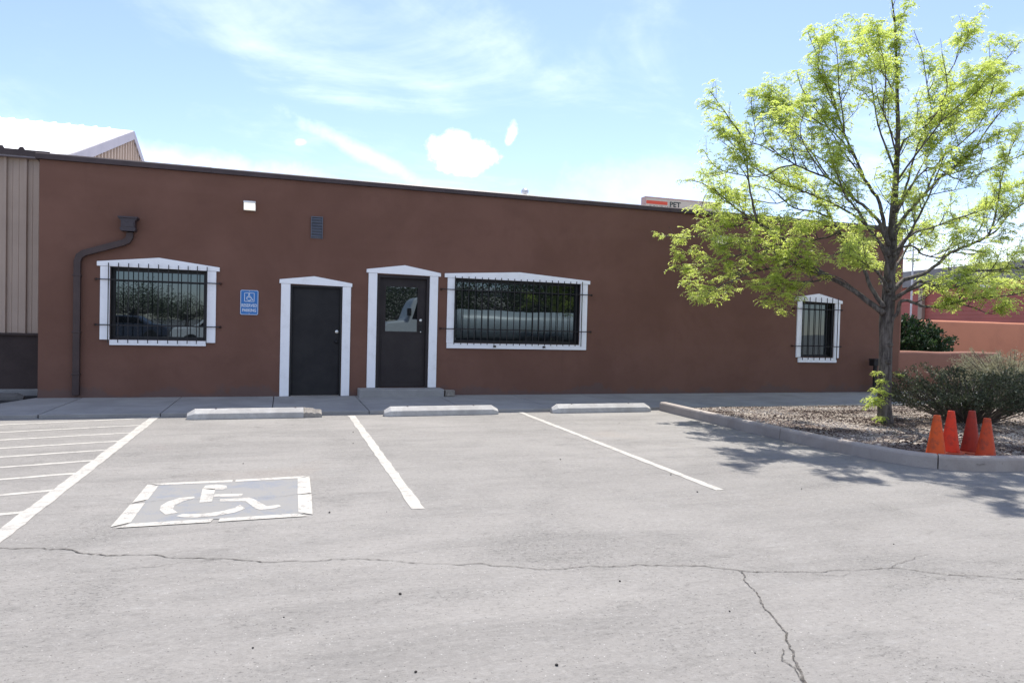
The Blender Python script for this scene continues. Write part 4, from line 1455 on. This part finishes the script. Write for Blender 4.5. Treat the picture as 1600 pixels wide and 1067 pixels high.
def make_shrub(c, rx, ry, h, n_stem, leaves, L, W, mat, label, seed, name='shrub', zlo=0.2, cat='shrub', stems=True, group=None, spread=0.62):
    rg = random.Random(seed)
    r = thing(name, (c[0], c[1], c[2]), label, cat, group)
    C_ = Vector(c)
    sm, lm = MB(), MB()
    tips = []
    for k in range(n_stem):
        d_ = rand_dir(rg, -0.12, 1.0)
        lump = 0.86 + 0.38 * mnoise.noise((d_.x * 2.1 + seed, d_.y * 2.1, d_.z * 2.1))
        end = C_ + Vector((d_.x * rx * lump, d_.y * ry * lump, h * (zlo + (1 - zlo) * max(0.0, (d_.z + 0.12) / 1.12) ** 0.75) * lump))
        b0 = C_ + Vector((d_.x * rx * 0.12 + rg.uniform(-.05, .05), d_.y * ry * 0.12 + rg.uniform(-.05, .05), -0.03))
        mid = b0.lerp(end, 0.5) + Vector((rg.uniform(-.06, .06), rg.uniform(-.06, .06), rg.uniform(0.0, 0.12) * h))
        pts = [b0, b0.lerp(mid, 0.5), mid, mid.lerp(end, 0.55), end]
        if stems:
            sm.tube(pts, [0.011, 0.009, 0.007, 0.005, 0.003], 5)
        tips.append(pts)
    for k in range(leaves):
        pts = tips[rg.randrange(len(tips))]
        u = 1 - rg.random() ** 1.6 * spread
        u *= 4
        i = min(3, int(u))
        p = pts[i].lerp(pts[i + 1], u - i) + rand_dir(rg) * rg.uniform(0.0, 0.085)
        ax = (rand_dir(rg) + Vector((0, 0, 0.5)) + (p - C_).normalized() * 0.6).normalized()
        leaf_quad(lm, p, ax, rand_dir(rg), L * rg.uniform(0.6, 1.3), W * rg.uniform(0.7, 1.2), min(1.0, max(0.0, rg.gauss(0.45, 0.25))))
    if stems:
        sm.build('stems', M['stem'], r, fix=False)
    lm.build('foliage', mat, r, fix=False)
    return r


make_shrub((10.35, 8.25, 0.08), 1.55, 1.15, 0.92, 230, 17000, 0.042, 0.020, M['shrub'], 'broad dark green shrub with bare lower stems behind the traffic cones', 21, zlo=0.40, spread=0.5)
make_shrub((11.75, 7.35, 0.08), 1.15, 0.95, 0.86, 150, 9000, 0.042, 0.020, M['shrub'], 'dark shrub at the right edge of the bed beyond the cones', 33, zlo=0.4, spread=0.5)
make_shrub((15.9, 11.7, 0.02), 1.75, 1.0, 1.24, 420, 30000, 0.055, 0.011, M['grey_shrub'], 'pale grey green shrub in front of the low terracotta wall', 45, zlo=0.25)
make_shrub((18.5, 11.4, 0.02), 1.6, 1.0, 1.3, 160, 8000, 0.05, 0.010, M['grey_shrub'], 'second pale grey green shrub, farther right along the terracotta wall', 46, zlo=0.25)
make_shrub((15.85, 14.9, 0.02), 2.0, 0.85, 2.05, 500, 30000, 0.085, 0.055, M['hedge'], 'rounded deep green bush between the low and the tall terracotta walls', 61, zlo=0.35, cat='bush', name='bush')

LIMBS = [
  [(8.7,8.29,0.1,0.135),(8.68,8.31,0.51,0.122),(8.69,8.32,0.99,0.117),(8.7,8.34,1.38,0.116),(8.71,8.35,1.72,0.13),(8.74,8.36,2.01,0.12),(8.77,8.38,2.35,0.105),(8.8,8.39,2.8,0.092),(8.83,8.41,3.24,0.075),(8.87,8.43,3.68,0.058),(8.89,8.44,4.13,0.05),(8.91,8.46,4.62,0.04),(8.89,8.48,5.11,0.032),(8.87,8.5,5.65,0.024),(8.84,8.52,6.18,0.016),(8.76,8.54,6.65,0.01)],
  [(8.59,8.29,1.76,0.07),(8.39,8.54,2.03,0.056),(8.09,8.82,2.3,0.046),(7.78,9.1,2.56,0.038),(7.65,9.29,2.84,0.033),(7.51,9.43,3.02,0.029),(7.3,9.62,3.21,0.025),(7.03,9.84,3.46,0.02),(6.8,10.05,3.74,0.015),(6.63,10.18,3.88,0.012),(6.46,10.29,3.95,0.01)],
  [(7.71,9.69,3.06,0.03),(7.59,9.9,3.19,0.025),(7.33,10.24,3.25,0.02),(7.06,10.58,3.17,0.015),(6.77,10.93,3.07,0.012),(6.43,11.29,3.16,0.008)],
  [(7.81,9.49,2.87,0.028),(7.61,9.74,2.86,0.022),(7.36,10.08,2.74,0.018),(7.05,10.44,2.64,0.013),(6.79,10.74,2.52,0.01),(6.54,10.99,2.52,0.008)],
  [(7.12,9.39,3.17,0.028),(6.93,9.35,3.63,0.021),(6.83,9.31,4.06,0.016),(6.7,9.27,4.43,0.013),(6.43,9.24,4.69,0.011),(6.05,9.19,5.03,0.007)],
  [(6.82,9.29,4.06,0.014),(6.89,9.33,4.27,0.011),(7.02,9.39,4.6,0.009),(7.0,9.44,4.86,0.008),(7.0,9.49,5.16,0.006)],
  [(7.94,9.29,2.59,0.028),(7.64,9.37,2.52,0.022),(7.18,9.49,2.4,0.017),(6.78,9.6,2.23,0.013),(6.44,9.7,2.07,0.01),(6.11,9.79,2.21,0.007)],
  [(8.25,8.99,2.32,0.025),(7.88,8.99,2.25,0.018),(7.4,8.99,2.23,0.012),(6.99,8.99,2.13,0.007)],
  [(8.65,8.29,2.63,0.05),(8.7,8.43,3.07,0.041),(8.68,8.59,3.56,0.034),(8.57,8.67,3.77,0.031),(8.46,8.81,4.17,0.027),(8.35,8.95,4.61,0.022),(8.31,9.06,4.94,0.019),(8.26,9.18,5.34,0.016),(8.19,9.28,5.67,0.013),(8.09,9.42,6.12,0.01),(8.04,9.49,6.34,0.008)],
  [(8.2,8.79,4.56,0.02),(8.17,8.81,4.87,0.015),(8.11,8.83,5.21,0.012),(8.09,8.86,5.66,0.009),(8.06,8.88,5.9,0.007),(8.01,8.89,6.09,0.006)],
  [(8.44,8.79,4.17,0.02),(8.31,9.03,4.55,0.014),(8.15,9.2,4.78,0.012),(7.92,9.38,4.9,0.01),(7.71,9.59,5.19,0.007),(7.59,9.69,5.31,0.006)],
  [(8.64,8.29,2.78,0.045),(8.57,8.4,3.12,0.036),(8.42,8.47,3.31,0.032),(8.21,8.56,3.51,0.028),(7.86,8.7,3.79,0.022),(7.58,8.79,3.9,0.018),(7.38,8.86,3.99,0.016),(7.11,8.96,4.16,0.012),(6.94,9.05,4.41,0.009),(6.93,9.09,4.56,0.008)],
  [(7.85,8.69,3.79,0.02),(7.73,8.92,4.21,0.014),(7.62,9.08,4.49,0.012),(7.43,9.23,4.7,0.009),(7.29,9.36,4.89,0.008),(7.36,9.49,5.2,0.006)],
  [(7.32,8.79,3.97,0.018),(7.13,8.89,3.94,0.015),(6.94,9.02,3.82,0.013),(6.69,9.14,3.82,0.011),(6.31,9.35,3.95,0.008),(6.17,9.49,4.23,0.006)],
  [(8.58,8.29,1.86,0.055),(8.57,8.53,2.19,0.043),(8.6,8.78,2.56,0.035),(8.5,9.14,3.08,0.025),(8.47,9.31,3.34,0.021),(8.44,9.5,3.65,0.017),(8.35,9.72,3.97,0.012),(8.19,9.89,4.15,0.009)],
  [(8.36,9.19,3.31,0.025),(8.22,9.44,3.44,0.019),(8.05,9.7,3.52,0.015),(7.92,10.02,3.83,0.01),(7.73,10.29,3.97,0.007)],
  [(8.35,8.99,3.05,0.025),(8.38,9.3,3.0,0.019),(8.36,9.73,2.98,0.015),(8.31,10.22,2.95,0.01),(8.27,10.59,2.87,0.007)],
  [(8.74,8.29,2.88,0.045),(8.74,8.21,3.08,0.039),(8.85,8.09,3.34,0.033),(8.99,7.98,3.57,0.029),(9.14,7.87,3.78,0.025),(9.31,7.76,3.95,0.021),(9.46,7.65,4.15,0.018),(9.54,7.53,4.4,0.014),(9.63,7.42,4.61,0.011),(9.75,7.29,4.86,0.008)],
  [(9.0,7.99,3.57,0.022),(9.39,8.11,4.11,0.017),(9.7,8.16,4.31,0.015),(10.02,8.22,4.52,0.014),(10.45,8.3,4.9,0.012),(10.83,8.43,5.54,0.009),(11.11,8.5,5.91,0.008),(11.57,8.59,6.38,0.006)],
  [(8.67,8.29,2.04,0.055),(9.05,8.38,2.29,0.046),(9.62,8.48,2.44,0.04),(10.24,8.61,2.79,0.034),(10.86,8.72,2.99,0.03),(11.29,8.79,3.19,0.027),(11.58,8.89,3.61,0.023),(11.77,8.99,4.04,0.019),(11.95,9.07,4.37,0.016),(12.25,9.17,4.83,0.013),(12.66,9.29,5.36,0.009)],
  [(10.83,8.69,2.99,0.03),(11.54,8.85,3.25,0.023),(11.96,8.97,3.58,0.019),(12.52,9.1,3.85,0.016),(13.2,9.26,4.25,0.013),(14.0,9.49,4.97,0.008)],
  [(8.71,8.29,1.62,0.042),(8.73,8.2,1.75,0.037),(8.69,8.06,1.95,0.033),(8.81,7.94,1.92,0.03),(8.91,7.83,1.87,0.027),(9.13,7.59,1.93,0.022),(9.35,7.33,2.0,0.017),(9.52,7.1,2.03,0.013),(9.67,6.89,2.09,0.01)],
  [(9.25,7.69,1.94,0.015),(9.33,7.45,1.87,0.01),(9.38,7.25,1.78,0.008),(9.41,7.09,1.82,0.006)],
  [(8.72,8.29,1.96,0.042),(9.08,8.2,2.17,0.034),(9.52,8.09,2.35,0.029),(9.85,8.02,2.43,0.025),(10.5,7.88,2.5,0.02),(10.91,7.79,2.56,0.017),(11.43,7.68,2.73,0.013),(11.85,7.59,2.8,0.01)],
  [(8.75,8.29,2.64,0.035),(8.92,8.39,2.78,0.031),(9.39,8.58,3.04,0.027),(10.02,8.79,3.2,0.023),(10.81,9.05,3.43,0.019),(11.94,9.39,3.74,0.014),(12.79,9.67,4.17,0.011),(13.58,9.89,4.46,0.008)],
  [(8.72,8.29,2.71,0.028),(8.84,8.07,2.78,0.021),(8.89,7.91,2.63,0.018),(9.0,7.71,2.58,0.015),(9.08,7.48,2.68,0.011),(9.2,7.19,2.61,0.007)],
  [(8.85,8.39,4.06,0.026),(8.84,8.28,4.37,0.02),(9.16,8.15,4.62,0.015),(9.28,8.02,4.95,0.012),(9.27,7.95,5.13,0.01),(9.11,7.86,5.35,0.008),(8.96,7.79,5.53,0.006)],
  [(9.19,7.89,5.27,0.014),(9.34,7.91,5.45,0.011),(9.44,7.94,5.65,0.009),(9.53,7.97,5.89,0.007),(9.57,7.99,6.09,0.005)],
  [(8.99,7.99,4.64,0.016),(9.39,8.08,4.86,0.013),(9.96,8.2,5.15,0.01),(10.36,8.32,5.59,0.008),(10.65,8.4,5.85,0.006),(10.75,8.49,6.2,0.005)],
  [(8.86,8.44,5.0,0.018),(8.5,8.29,5.23,0.012),(8.2,8.19,5.33,0.009),(7.86,8.08,5.44,0.007),(7.63,7.99,5.54,0.005)],
  [(8.83,8.39,3.91,0.026),(8.68,8.55,4.51,0.018),(8.65,8.63,4.82,0.015),(8.67,8.76,5.36,0.011),(8.7,8.89,5.88,0.008),(8.74,8.99,6.32,0.005)],
  [(8.7,8.29,3.31,0.03),(8.98,8.37,3.6,0.025),(9.26,8.5,4.1,0.021),(9.5,8.6,4.51,0.018),(9.86,8.73,5.0,0.014),(9.9,8.87,5.57,0.011),(9.91,8.99,6.1,0.008),(9.83,9.09,6.48,0.006)],
  [(8.7,8.29,3.21,0.028),(9.04,8.43,3.5,0.023),(9.68,8.71,4.14,0.018),(10.36,8.96,4.74,0.014),(10.98,9.14,5.13,0.012),(11.95,9.39,5.65,0.008),(12.66,9.59,6.15,0.006)],
  [(8.68,8.29,2.25,0.04),(8.62,8.31,2.63,0.031),(8.31,8.32,3.0,0.024),(8.08,8.34,3.27,0.02),(7.82,8.35,3.53,0.016),(7.61,8.37,3.99,0.011),(7.49,8.39,4.35,0.007)],
  [(8.7,8.29,2.44,0.04),(8.68,8.14,2.67,0.032),(8.66,7.86,3.06,0.023),(8.61,7.62,3.38,0.017),(8.51,7.39,3.69,0.011),(8.41,7.19,3.94,0.007)],
  [(8.69,8.29,2.15,0.045),(9.24,8.73,2.5,0.033),(9.74,9.06,2.76,0.028),(10.45,9.54,3.17,0.021),(11.13,10.11,3.75,0.014),(11.58,10.69,4.37,0.007)],
  [(8.66,8.29,2.1,0.04),(8.42,8.22,2.33,0.028),(8.04,8.15,2.49,0.02),(7.75,8.09,2.57,0.015),(7.48,8.04,2.59,0.011),(7.21,7.99,2.48,0.007)],
  [(8.68,8.29,1.96,0.045),(9.27,9.01,2.31,0.03),(9.65,9.49,2.57,0.023),(9.91,10.02,2.79,0.016),(10.49,10.89,3.33,0.007)],
  [(8.72,8.29,1.96,0.04),(8.81,8.12,2.1,0.031),(8.9,7.93,2.24,0.026),(9.09,7.67,2.14,0.019),(9.3,7.35,2.23,0.012),(9.45,7.09,2.18,0.007)],
  [(8.66,8.29,2.63,0.035),(8.47,8.61,3.14,0.026),(8.19,8.85,3.43,0.022),(7.81,9.12,3.66,0.017),(7.45,9.35,3.83,0.014),(7.05,9.66,4.21,0.01),(7.02,9.89,4.73,0.007)],
  [(7.94,9.29,2.59,0.024),(7.78,9.73,3.08,0.017),(7.51,10.14,3.47,0.013),(7.23,10.5,3.8,0.01),(7.03,10.68,3.85,0.009),(7.05,10.89,3.59,0.007)],
  [(8.52,9.59,3.67,0.02),(8.3,9.84,3.83,0.016),(8.07,10.12,3.66,0.013),(7.65,10.52,3.78,0.01),(7.24,10.89,3.67,0.007)],
  [(8.84,8.39,3.77,0.024),(9.03,8.13,4.26,0.017),(9.23,7.89,4.69,0.012),(9.48,7.7,4.95,0.009),(9.71,7.49,5.26,0.006)],
  [(8.73,8.29,3.31,0.024),(9.0,7.98,3.92,0.016),(9.41,7.79,3.74,0.012),(9.78,7.6,3.92,0.009),(10.19,7.39,4.12,0.006)],
  [(9.41,8.49,2.22,0.024),(10.54,8.89,2.23,0.017),(11.77,9.3,2.43,0.012),(13.42,9.79,2.46,0.007)],
  [(8.07,8.79,2.3,0.024),(7.73,8.97,2.44,0.018),(7.39,9.15,2.64,0.014),(6.96,9.38,2.86,0.01),(6.52,9.59,2.77,0.007)],
  [(8.33,8.69,3.55,0.02),(8.07,8.88,4.02,0.014),(7.72,9.04,4.32,0.01),(7.52,9.19,4.7,0.008),(7.5,9.29,5.03,0.006)],
  [(7.85,9.19,2.57,0.016),(7.58,9.19,2.35,0.011),(7.35,9.19,2.12,0.008),(7.12,9.19,1.91,0.006)],
  [(7.57,9.69,2.78,0.018),(7.3,9.98,2.49,0.012),(7.0,10.26,2.22,0.009),(6.76,10.49,1.97,0.006)],
  [(8.44,8.59,2.04,0.018),(8.17,8.64,2.25,0.013),(7.85,8.69,2.35,0.011),(7.56,8.73,2.22,0.008),(7.36,8.79,1.93,0.006)],
  [(8.68,8.79,3.8,0.022),(8.33,8.9,4.27,0.015),(8.02,9.02,4.76,0.011),(7.69,9.13,5.23,0.008),(7.61,9.19,5.54,0.006)],
  [(8.34,9.09,4.95,0.016),(8.01,9.01,5.31,0.01),(7.78,8.94,5.62,0.007),(7.85,8.89,5.9,0.005)],
  [(7.87,8.89,4.66,0.016),(7.7,9.12,4.9,0.01),(7.52,9.36,5.15,0.007),(7.38,9.49,5.14,0.005)],
  [(7.32,8.79,3.97,0.016),(7.3,8.91,4.36,0.01),(7.28,9.01,4.68,0.007),(7.46,9.09,4.97,0.005)],
  [(7.71,8.59,3.78,0.016),(7.14,8.35,4.07,0.01),(6.85,8.17,4.31,0.007),(6.81,7.99,4.57,0.005)],
  [(7.16,9.09,4.21,0.016),(6.95,9.29,4.37,0.011),(6.74,9.47,4.29,0.008),(6.52,9.69,4.52,0.005)],
  [(8.82,8.39,4.2,0.022),(8.47,8.17,4.45,0.016),(8.08,7.94,4.66,0.013),(7.84,7.67,4.95,0.009),(7.46,7.39,5.18,0.006),(7.29,7.29,5.25,0.005)],
]

# ------------------------------------------------------------------ the honey locust
tree = thing('locust_tree', (8.70, 8.29, 0.10), 'spreading tree with fresh yellow green leaves growing from the gravel bed', 'tree')
rg = random.Random(99)
bark, leaf = MB(), MB()


def resample(seg, step):
    P = [Vector(q[:3]) for q in seg]
    R_ = [q[3] for q in seg]
    S = smooth_path([tuple(p) for p in P], 4)
    out = []
    n = len(S)
    for k, p in enumerate(S):
        u = k / 4
        i = min(len(R_) - 2, int(u))
        out.append((Vector(p), R_[i] + (R_[i + 1] - R_[i]) * min(1.0, u - i)))
    return out


def leaf_cluster(p, out, size=1.0, n=None):
    """tuft of drooping compound leaves at a node"""
    n = n or rg.randint(3, 5)
    tone = rg.gauss(0.5, 0.2)
    for k in range(n):
        az = rg.uniform(0, 2 * math.pi)
        h = Vector((math.cos(az), math.sin(az), 0)) + out * 0.6
        h.z = 0
        h = h.normalized() if h.length > 0.01 else Vector((1, 0, 0))
        L = rg.uniform(0.08, 0.16) * size
        el = rg.uniform(0.1, 0.95)
        q = Vector(p)
        m = rg.randint(5, 7)
        for j in range(m):
            e = el - 1.5 * (j / m)
            stp = (h * math.cos(e) + Vector((0, 0, 1)) * math.sin(e)) * (L / m)
            q = q + stp
            sd_ = h.cross(Vector((0, 0, 1)))
            for s in (-1, 1):
                if rg.random() < 0.12:
                    continue
                ax = (sd_ * s + stp.normalized() * 0.5 + Vector((0, 0, rg.uniform(-0.75, 0.05)))).normalized()
                nr = (Vector((0, 0, 1)) + rand_dir(rg) * 0.7)
                leaf_quad(leaf, q, ax, nr, rg.uniform(0.026, 0.046) * size, rg.uniform(0.011, 0.018) * size,
                          min(1.0, max(0.0, tone + rg.uniform(-0.25, 0.25))))


def twig(p, d_, L, r, depth):
    n = 5
    pts = [p]
    q = Vector(p)
    dd = d_.normalized()
    for k in range(n):
        dd = (dd + Vector((0, 0, 0.10)) + rand_dir(rg) * 0.16).normalized()
        q = q + dd * (L / n)
        pts.append(q.copy())
    bark.tube(pts, [r + (0.002 - r) * k / n for k in range(n + 1)], 5 if r < 0.008 else 6)
    for k in range(1, n + 1):
        if k < 3 and L > 0.3 and rg.random() < 0.7:
            pass
        elif rg.random() < 0.58:
            leaf_cluster(pts[k] + rand_dir(rg) * 0.015, dd, rg.uniform(0.8, 1.2))
        if depth > 0 and k >= 1 and rg.random() < 0.8:
            s = dd.cross(rand_dir(rg))
            if s.length > 0.05:
                s.normalize()
                twig(pts[k], (dd * 0.6 + s * 0.75 + Vector((0, 0, 0.3))), L * rg.uniform(0.3, 0.55), r * 0.55, 0)
    return pts


for li, seg in enumerate(LIMBS):
    S = resample(seg, 0.1)
    nseg = 14 if li == 0 else 8
    pts = [p + (rand_dir(rg) * min(0.012, r * 0.35) if 0 < i < len(S) - 1 and li else Vector()) for i, (p, r) in enumerate(S)]
    rad = [r for _, r in S]
    if li == 0:
        rad[0] *= 1.22
        rad[1] *= 1.10
        rad = [r * (1 + 0.05 * mnoise.noise((0, 0, i * 0.9))) for i, r in enumerate(rad)]
    rad = [r * (0.80 if li == 0 else 0.70) for r in rad]
    bark.tube(pts, rad, nseg)
    ln = [0.0]
    for a, b in zip(pts, pts[1:]):
        ln.append(ln[-1] + (b - a).length)
    tot = ln[-1]
    s = (0.50 if li == 0 else 0.30) * tot
    while s < tot:
        i = max(k for k in range(len(ln)) if ln[k] <= s)
        i = min(i, len(pts) - 2)
        u = (s - ln[i]) / max(1e-5, ln[i + 1] - ln[i])
        p = pts[i].lerp(pts[i + 1], u)
        tg = (pts[i + 1] - pts[i]).normalized()
        f = s / tot
        side = tg.cross(rand_dir(rg))
        if side.length > 0.05:
            side.normalize()
            d_ = tg * rg.uniform(0.45, 0.9) + side * rg.uniform(0.5, 1.0) + Vector((0, 0, 0.22))
            L = rg.uniform(0.34, 0.86) * (1.16 - 0.82 * f)
            twig(p, d_, L, min(0.009, rad[i] * 0.7), 1 if L > 0.30 else 0)
        if f > 0.7 and rg.random() < 0.45:
            leaf_cluster(p, tg, rg.uniform(0.8, 1.2))
        s += rg.uniform(0.10, 0.23)
    for k in range(2):
        leaf_cluster(pts[-1], (pts[-1] - pts[-2]).normalized(), 1.0)
# leafy shoots low on the trunk
for (x, y, z, n, s) in ((8.50, 8.26, 0.86, 3, 0.8), (8.52, 8.22, 0.74, 3, 0.9), (8.46, 8.24, 0.60, 5, 1.1), (8.38, 8.20, 0.47, 6, 1.2), (8.32, 8.2, 0.40, 4, 1.0), (8.50, 8.2, 0.18, 4, 0.9),
                        (8.88, 8.28, 0.84, 2, 0.7), (8.60, 8.18, 0.56, 2, 0.7)):
    base = Vector((8.69, 8.29, z - 0.1))
    e = Vector((x, y, z))
    bark.tube([base, base.lerp(e, 0.5) + Vector((0, 0, 0.03)), e], [0.008, 0.006, 0.003], 5)
    for k in range(n):
        leaf_cluster(e + rand_dir(rg) * 0.03, (e - base).normalized(), s, 5)
# cut branch collars and scars on the trunk
for (z, a, r) in ((1.05, -1.9, 0.05), (0.72, -1.2, 0.045), (0.45, -1.7, 0.04), (1.30, -1.5, 0.04)):
    c = Vector((8.69 + 0.08 * math.cos(a), 8.32 + 0.08 * math.sin(a), z))
    o_ = Vector((math.cos(a), math.sin(a), 0.2))
    bark.tube([c - o_ * 0.03, c, c + o_ * 0.022, c + o_ * 0.026], [r * 1.3, r * 1.05, r * 0.7, r * 0.2], 10)
bark.build('trunk', M['bark'], tree, fix=False, smooth=True)
leaf.build('crown', M['leaf'], tree, fix=False)
print('tree leaves', len(leaf.f), 'bark faces', len(bark.f))

# ------------------------------------------------------------------ across the lot, behind the photographer: seen only as mirror images in the panes
def wheel(parent, x, y, r, w):
    k = MB().lathe((x, y, r), [(r * 0.6, -w / 2), (r * 0.94, -w / 2), (r, -w * 0.35), (r, w * 0.35), (r * 0.94, w / 2), (r * 0.6, w / 2)], 24, 'y')
    wo_ = k.build('wheel', M['tyre'], parent)
    MB().lathe((x, y, r), [(r * 0.58, -w * 0.42), (r * 0.2, -w * 0.5), (r * 0.2, w * 0.5), (r * 0.58, w * 0.42)], 16, 'y').build('rim', M['steel'], wo_)


def make_car(x, y, mat, label, flip=1):
    c = thing('parked_car', (x, y, 0), label, 'car', 'cars across the lot')
    pr = [(-2.2, 0.35), (-2.25, 0.7), (-2.1, 0.95), (-1.3, 1.02), (-0.75, 1.42), (0.9, 1.46), (1.6, 1.05), (2.15, 0.98), (2.25, 0.6), (2.2, 0.32)]
    MB().prism([(x + flip * a, z) for a, z in pr], 'y', y - 0.88, y + 0.88).build('body', mat, c, bevel=0.09, segs=3)
    for s, yy_ in ((1, y + 0.885), (-1, y - 0.885)):
        MB().prism([(x + flip * a, z) for a, z in ((-1.05, 1.04), (-0.66, 1.36), (0.85, 1.39), (1.35, 1.06))], 'y', yy_, yy_ + s * 0.006).build('side_window', M['glass'], c)
    MB().box(x - 2.27, x - 2.2, y - 0.6, y + 0.6, 0.68, 0.8).build('light_bar', M['lens'] if flip < 0 else M['rust'], c)
    for wx in (-1.35, 1.35):
        for wy in (-0.82, 0.82):
            wheel(c, x + wx, y + wy, 0.33, 0.22)
    return c


make_car(-2.7, -9.5, M['car_white'], 'white hatchback across the lot, mirrored in the left window')
make_car(-8.0, -15.0, M['car_dark'], 'dark blue saloon across the lot, mirrored in the left window', -1)
make_car(10.5, -17.5, M['car_white'], 'white saloon parked under the trees opposite the wide window', -1)

trk = thing('tank_truck', (8.0, -4.6, 0), 'white work truck with long grey tank, mirrored in the glazed door and the wide window', 'truck')
X, Y = 4.15, -4.6
MB().prism([(X, 0.6), (X, 1.25), (X + 0.2, 1.45), (X + 0.95, 1.55), (X + 1.28, 2.45), (X + 1.45, 2.55), (X + 2.9, 2.55), (X + 3.0, 2.4), (X + 3.0, 0.6)], 'y', Y - 1.05, Y + 1.05).build('cab', M['car_white'], trk, bevel=0.08, segs=3)
for s, yy_ in ((1, Y + 1.055), (-1, Y - 1.055)):
    MB().prism([(X + 1.2, 1.6), (X + 1.45, 2.35), (X + 2.6, 2.38), (X + 2.6, 1.6)], 'y', yy_, yy_ + s * 0.008).build('side_window', M['glass'], trk)
MB().box(X + 1.0, X + 1.14, Y + 1.06, Y + 1.22, 1.75, 2.05).build('mirror', M['iron'], trk)
MB().box(X + 0.4, X + 9.6, Y - 0.5, Y + 0.5, 0.5, 0.72).build('chassis', M['iron'], trk)
MB().lathe((X + 3.4, Y, 1.42), [(0.0, 0.0), (0.5, 0.02), (0.68, 0.12), (0.70, 0.3), (0.70, 5.8), (0.68, 5.98), (0.5, 6.08), (0.0, 6.1)], 28, 'x').build('tank', M['car_grey'], trk, smooth=True)
for wx in (1.0, 6.9, 8.1):
    for wy in (-0.9, 0.9):
        wheel(trk, X + wx, Y + wy, 0.48, 0.3)

bb = thing('pale_building', (0, -46, 0), 'pale flat roofed building far across the lot, mirrored in the windows', 'building')
MB().box(-6, 30, -52, -46, 0, 5.0).build('wall', M['pale_wall'], bb)
MB().box(-6.3, 30.3, -52.3, -45.7, 5.002, 5.5).build('roof', M['white_roof'], bb)
for x in (0, 6, 12, 18, 24):
    MB().box(x, x + 2.4, -45.99, -45.9, 1.0, 3.2).build('window', M['glass'], bb)


def make_oak(x, y, h, rr, label, seed):
    r2 = random.Random(seed)
    o = thing('oak_tree', (x, y, 0), label, 'tree', 'trees across the lot')
    tm, lm = MB(), MB()
    tm.tube([(x, y, -0.05), (x + 0.05, y, h * 0.2), (x, y + 0.05, h * 0.45)], [0.24, 0.19, 0.13], 10)
    C_ = Vector((x, y, h * 0.62))
    ends = []
    for k in range(46):
        d_ = rand_dir(r2, -0.55, 1)
        e = C_ + Vector((d_.x * rr, d_.y * rr, d_.z * h * 0.38)) * r2.uniform(0.65, 1.05)
        b0 = Vector((x, y, h * r2.uniform(0.25, 0.45)))
        tm.tube([b0, b0.lerp(e, 0.5) + rand_dir(r2) * 0.25, e], [0.06, 0.035, 0.01], 5)
        ends.append(e)
    for k in range(9000):
        e = ends[r2.randrange(len(ends))]
        p = e + rand_dir(r2) * (r2.random() ** 0.5) * rr * 0.34
        leaf_quad(lm, p, rand_dir(r2), rand_dir(r2), 0.17 * r2.uniform(0.6, 1.2), 0.10, min(1, max(0, r2.gauss(.5, .25))))
    tm.build('trunk', M['bark'], o, fix=False)
    lm.build('crown', M['oak'], o, fix=False)
    return o


ok = make_oak(-15.5, -58, 4.4, 4.8, 'leafy green tree across the lot, mirrored in the dark panes', 5)
for (x, y, rz, s) in ((-6.5, -62, 1.0, 0.6), (-21.5, -60, 2.0, 0.85), (-11.0, -66, 5.0, 0.8), (15.5, -20, 2.2, 1.15), (21.5, -21, 4.0, 1.25), (27.5, -24, 5.2, 1.2), (33.5, -22, 0.6, 1.1), (-26, -57, 3.0, 0.9), (9.5, -27, 3.6, 1.0)):
    c = copy_tree(ok)
    c.location = (x, y, 0)
    c.rotation_euler.z = rz
    c.scale = (s, s, s)
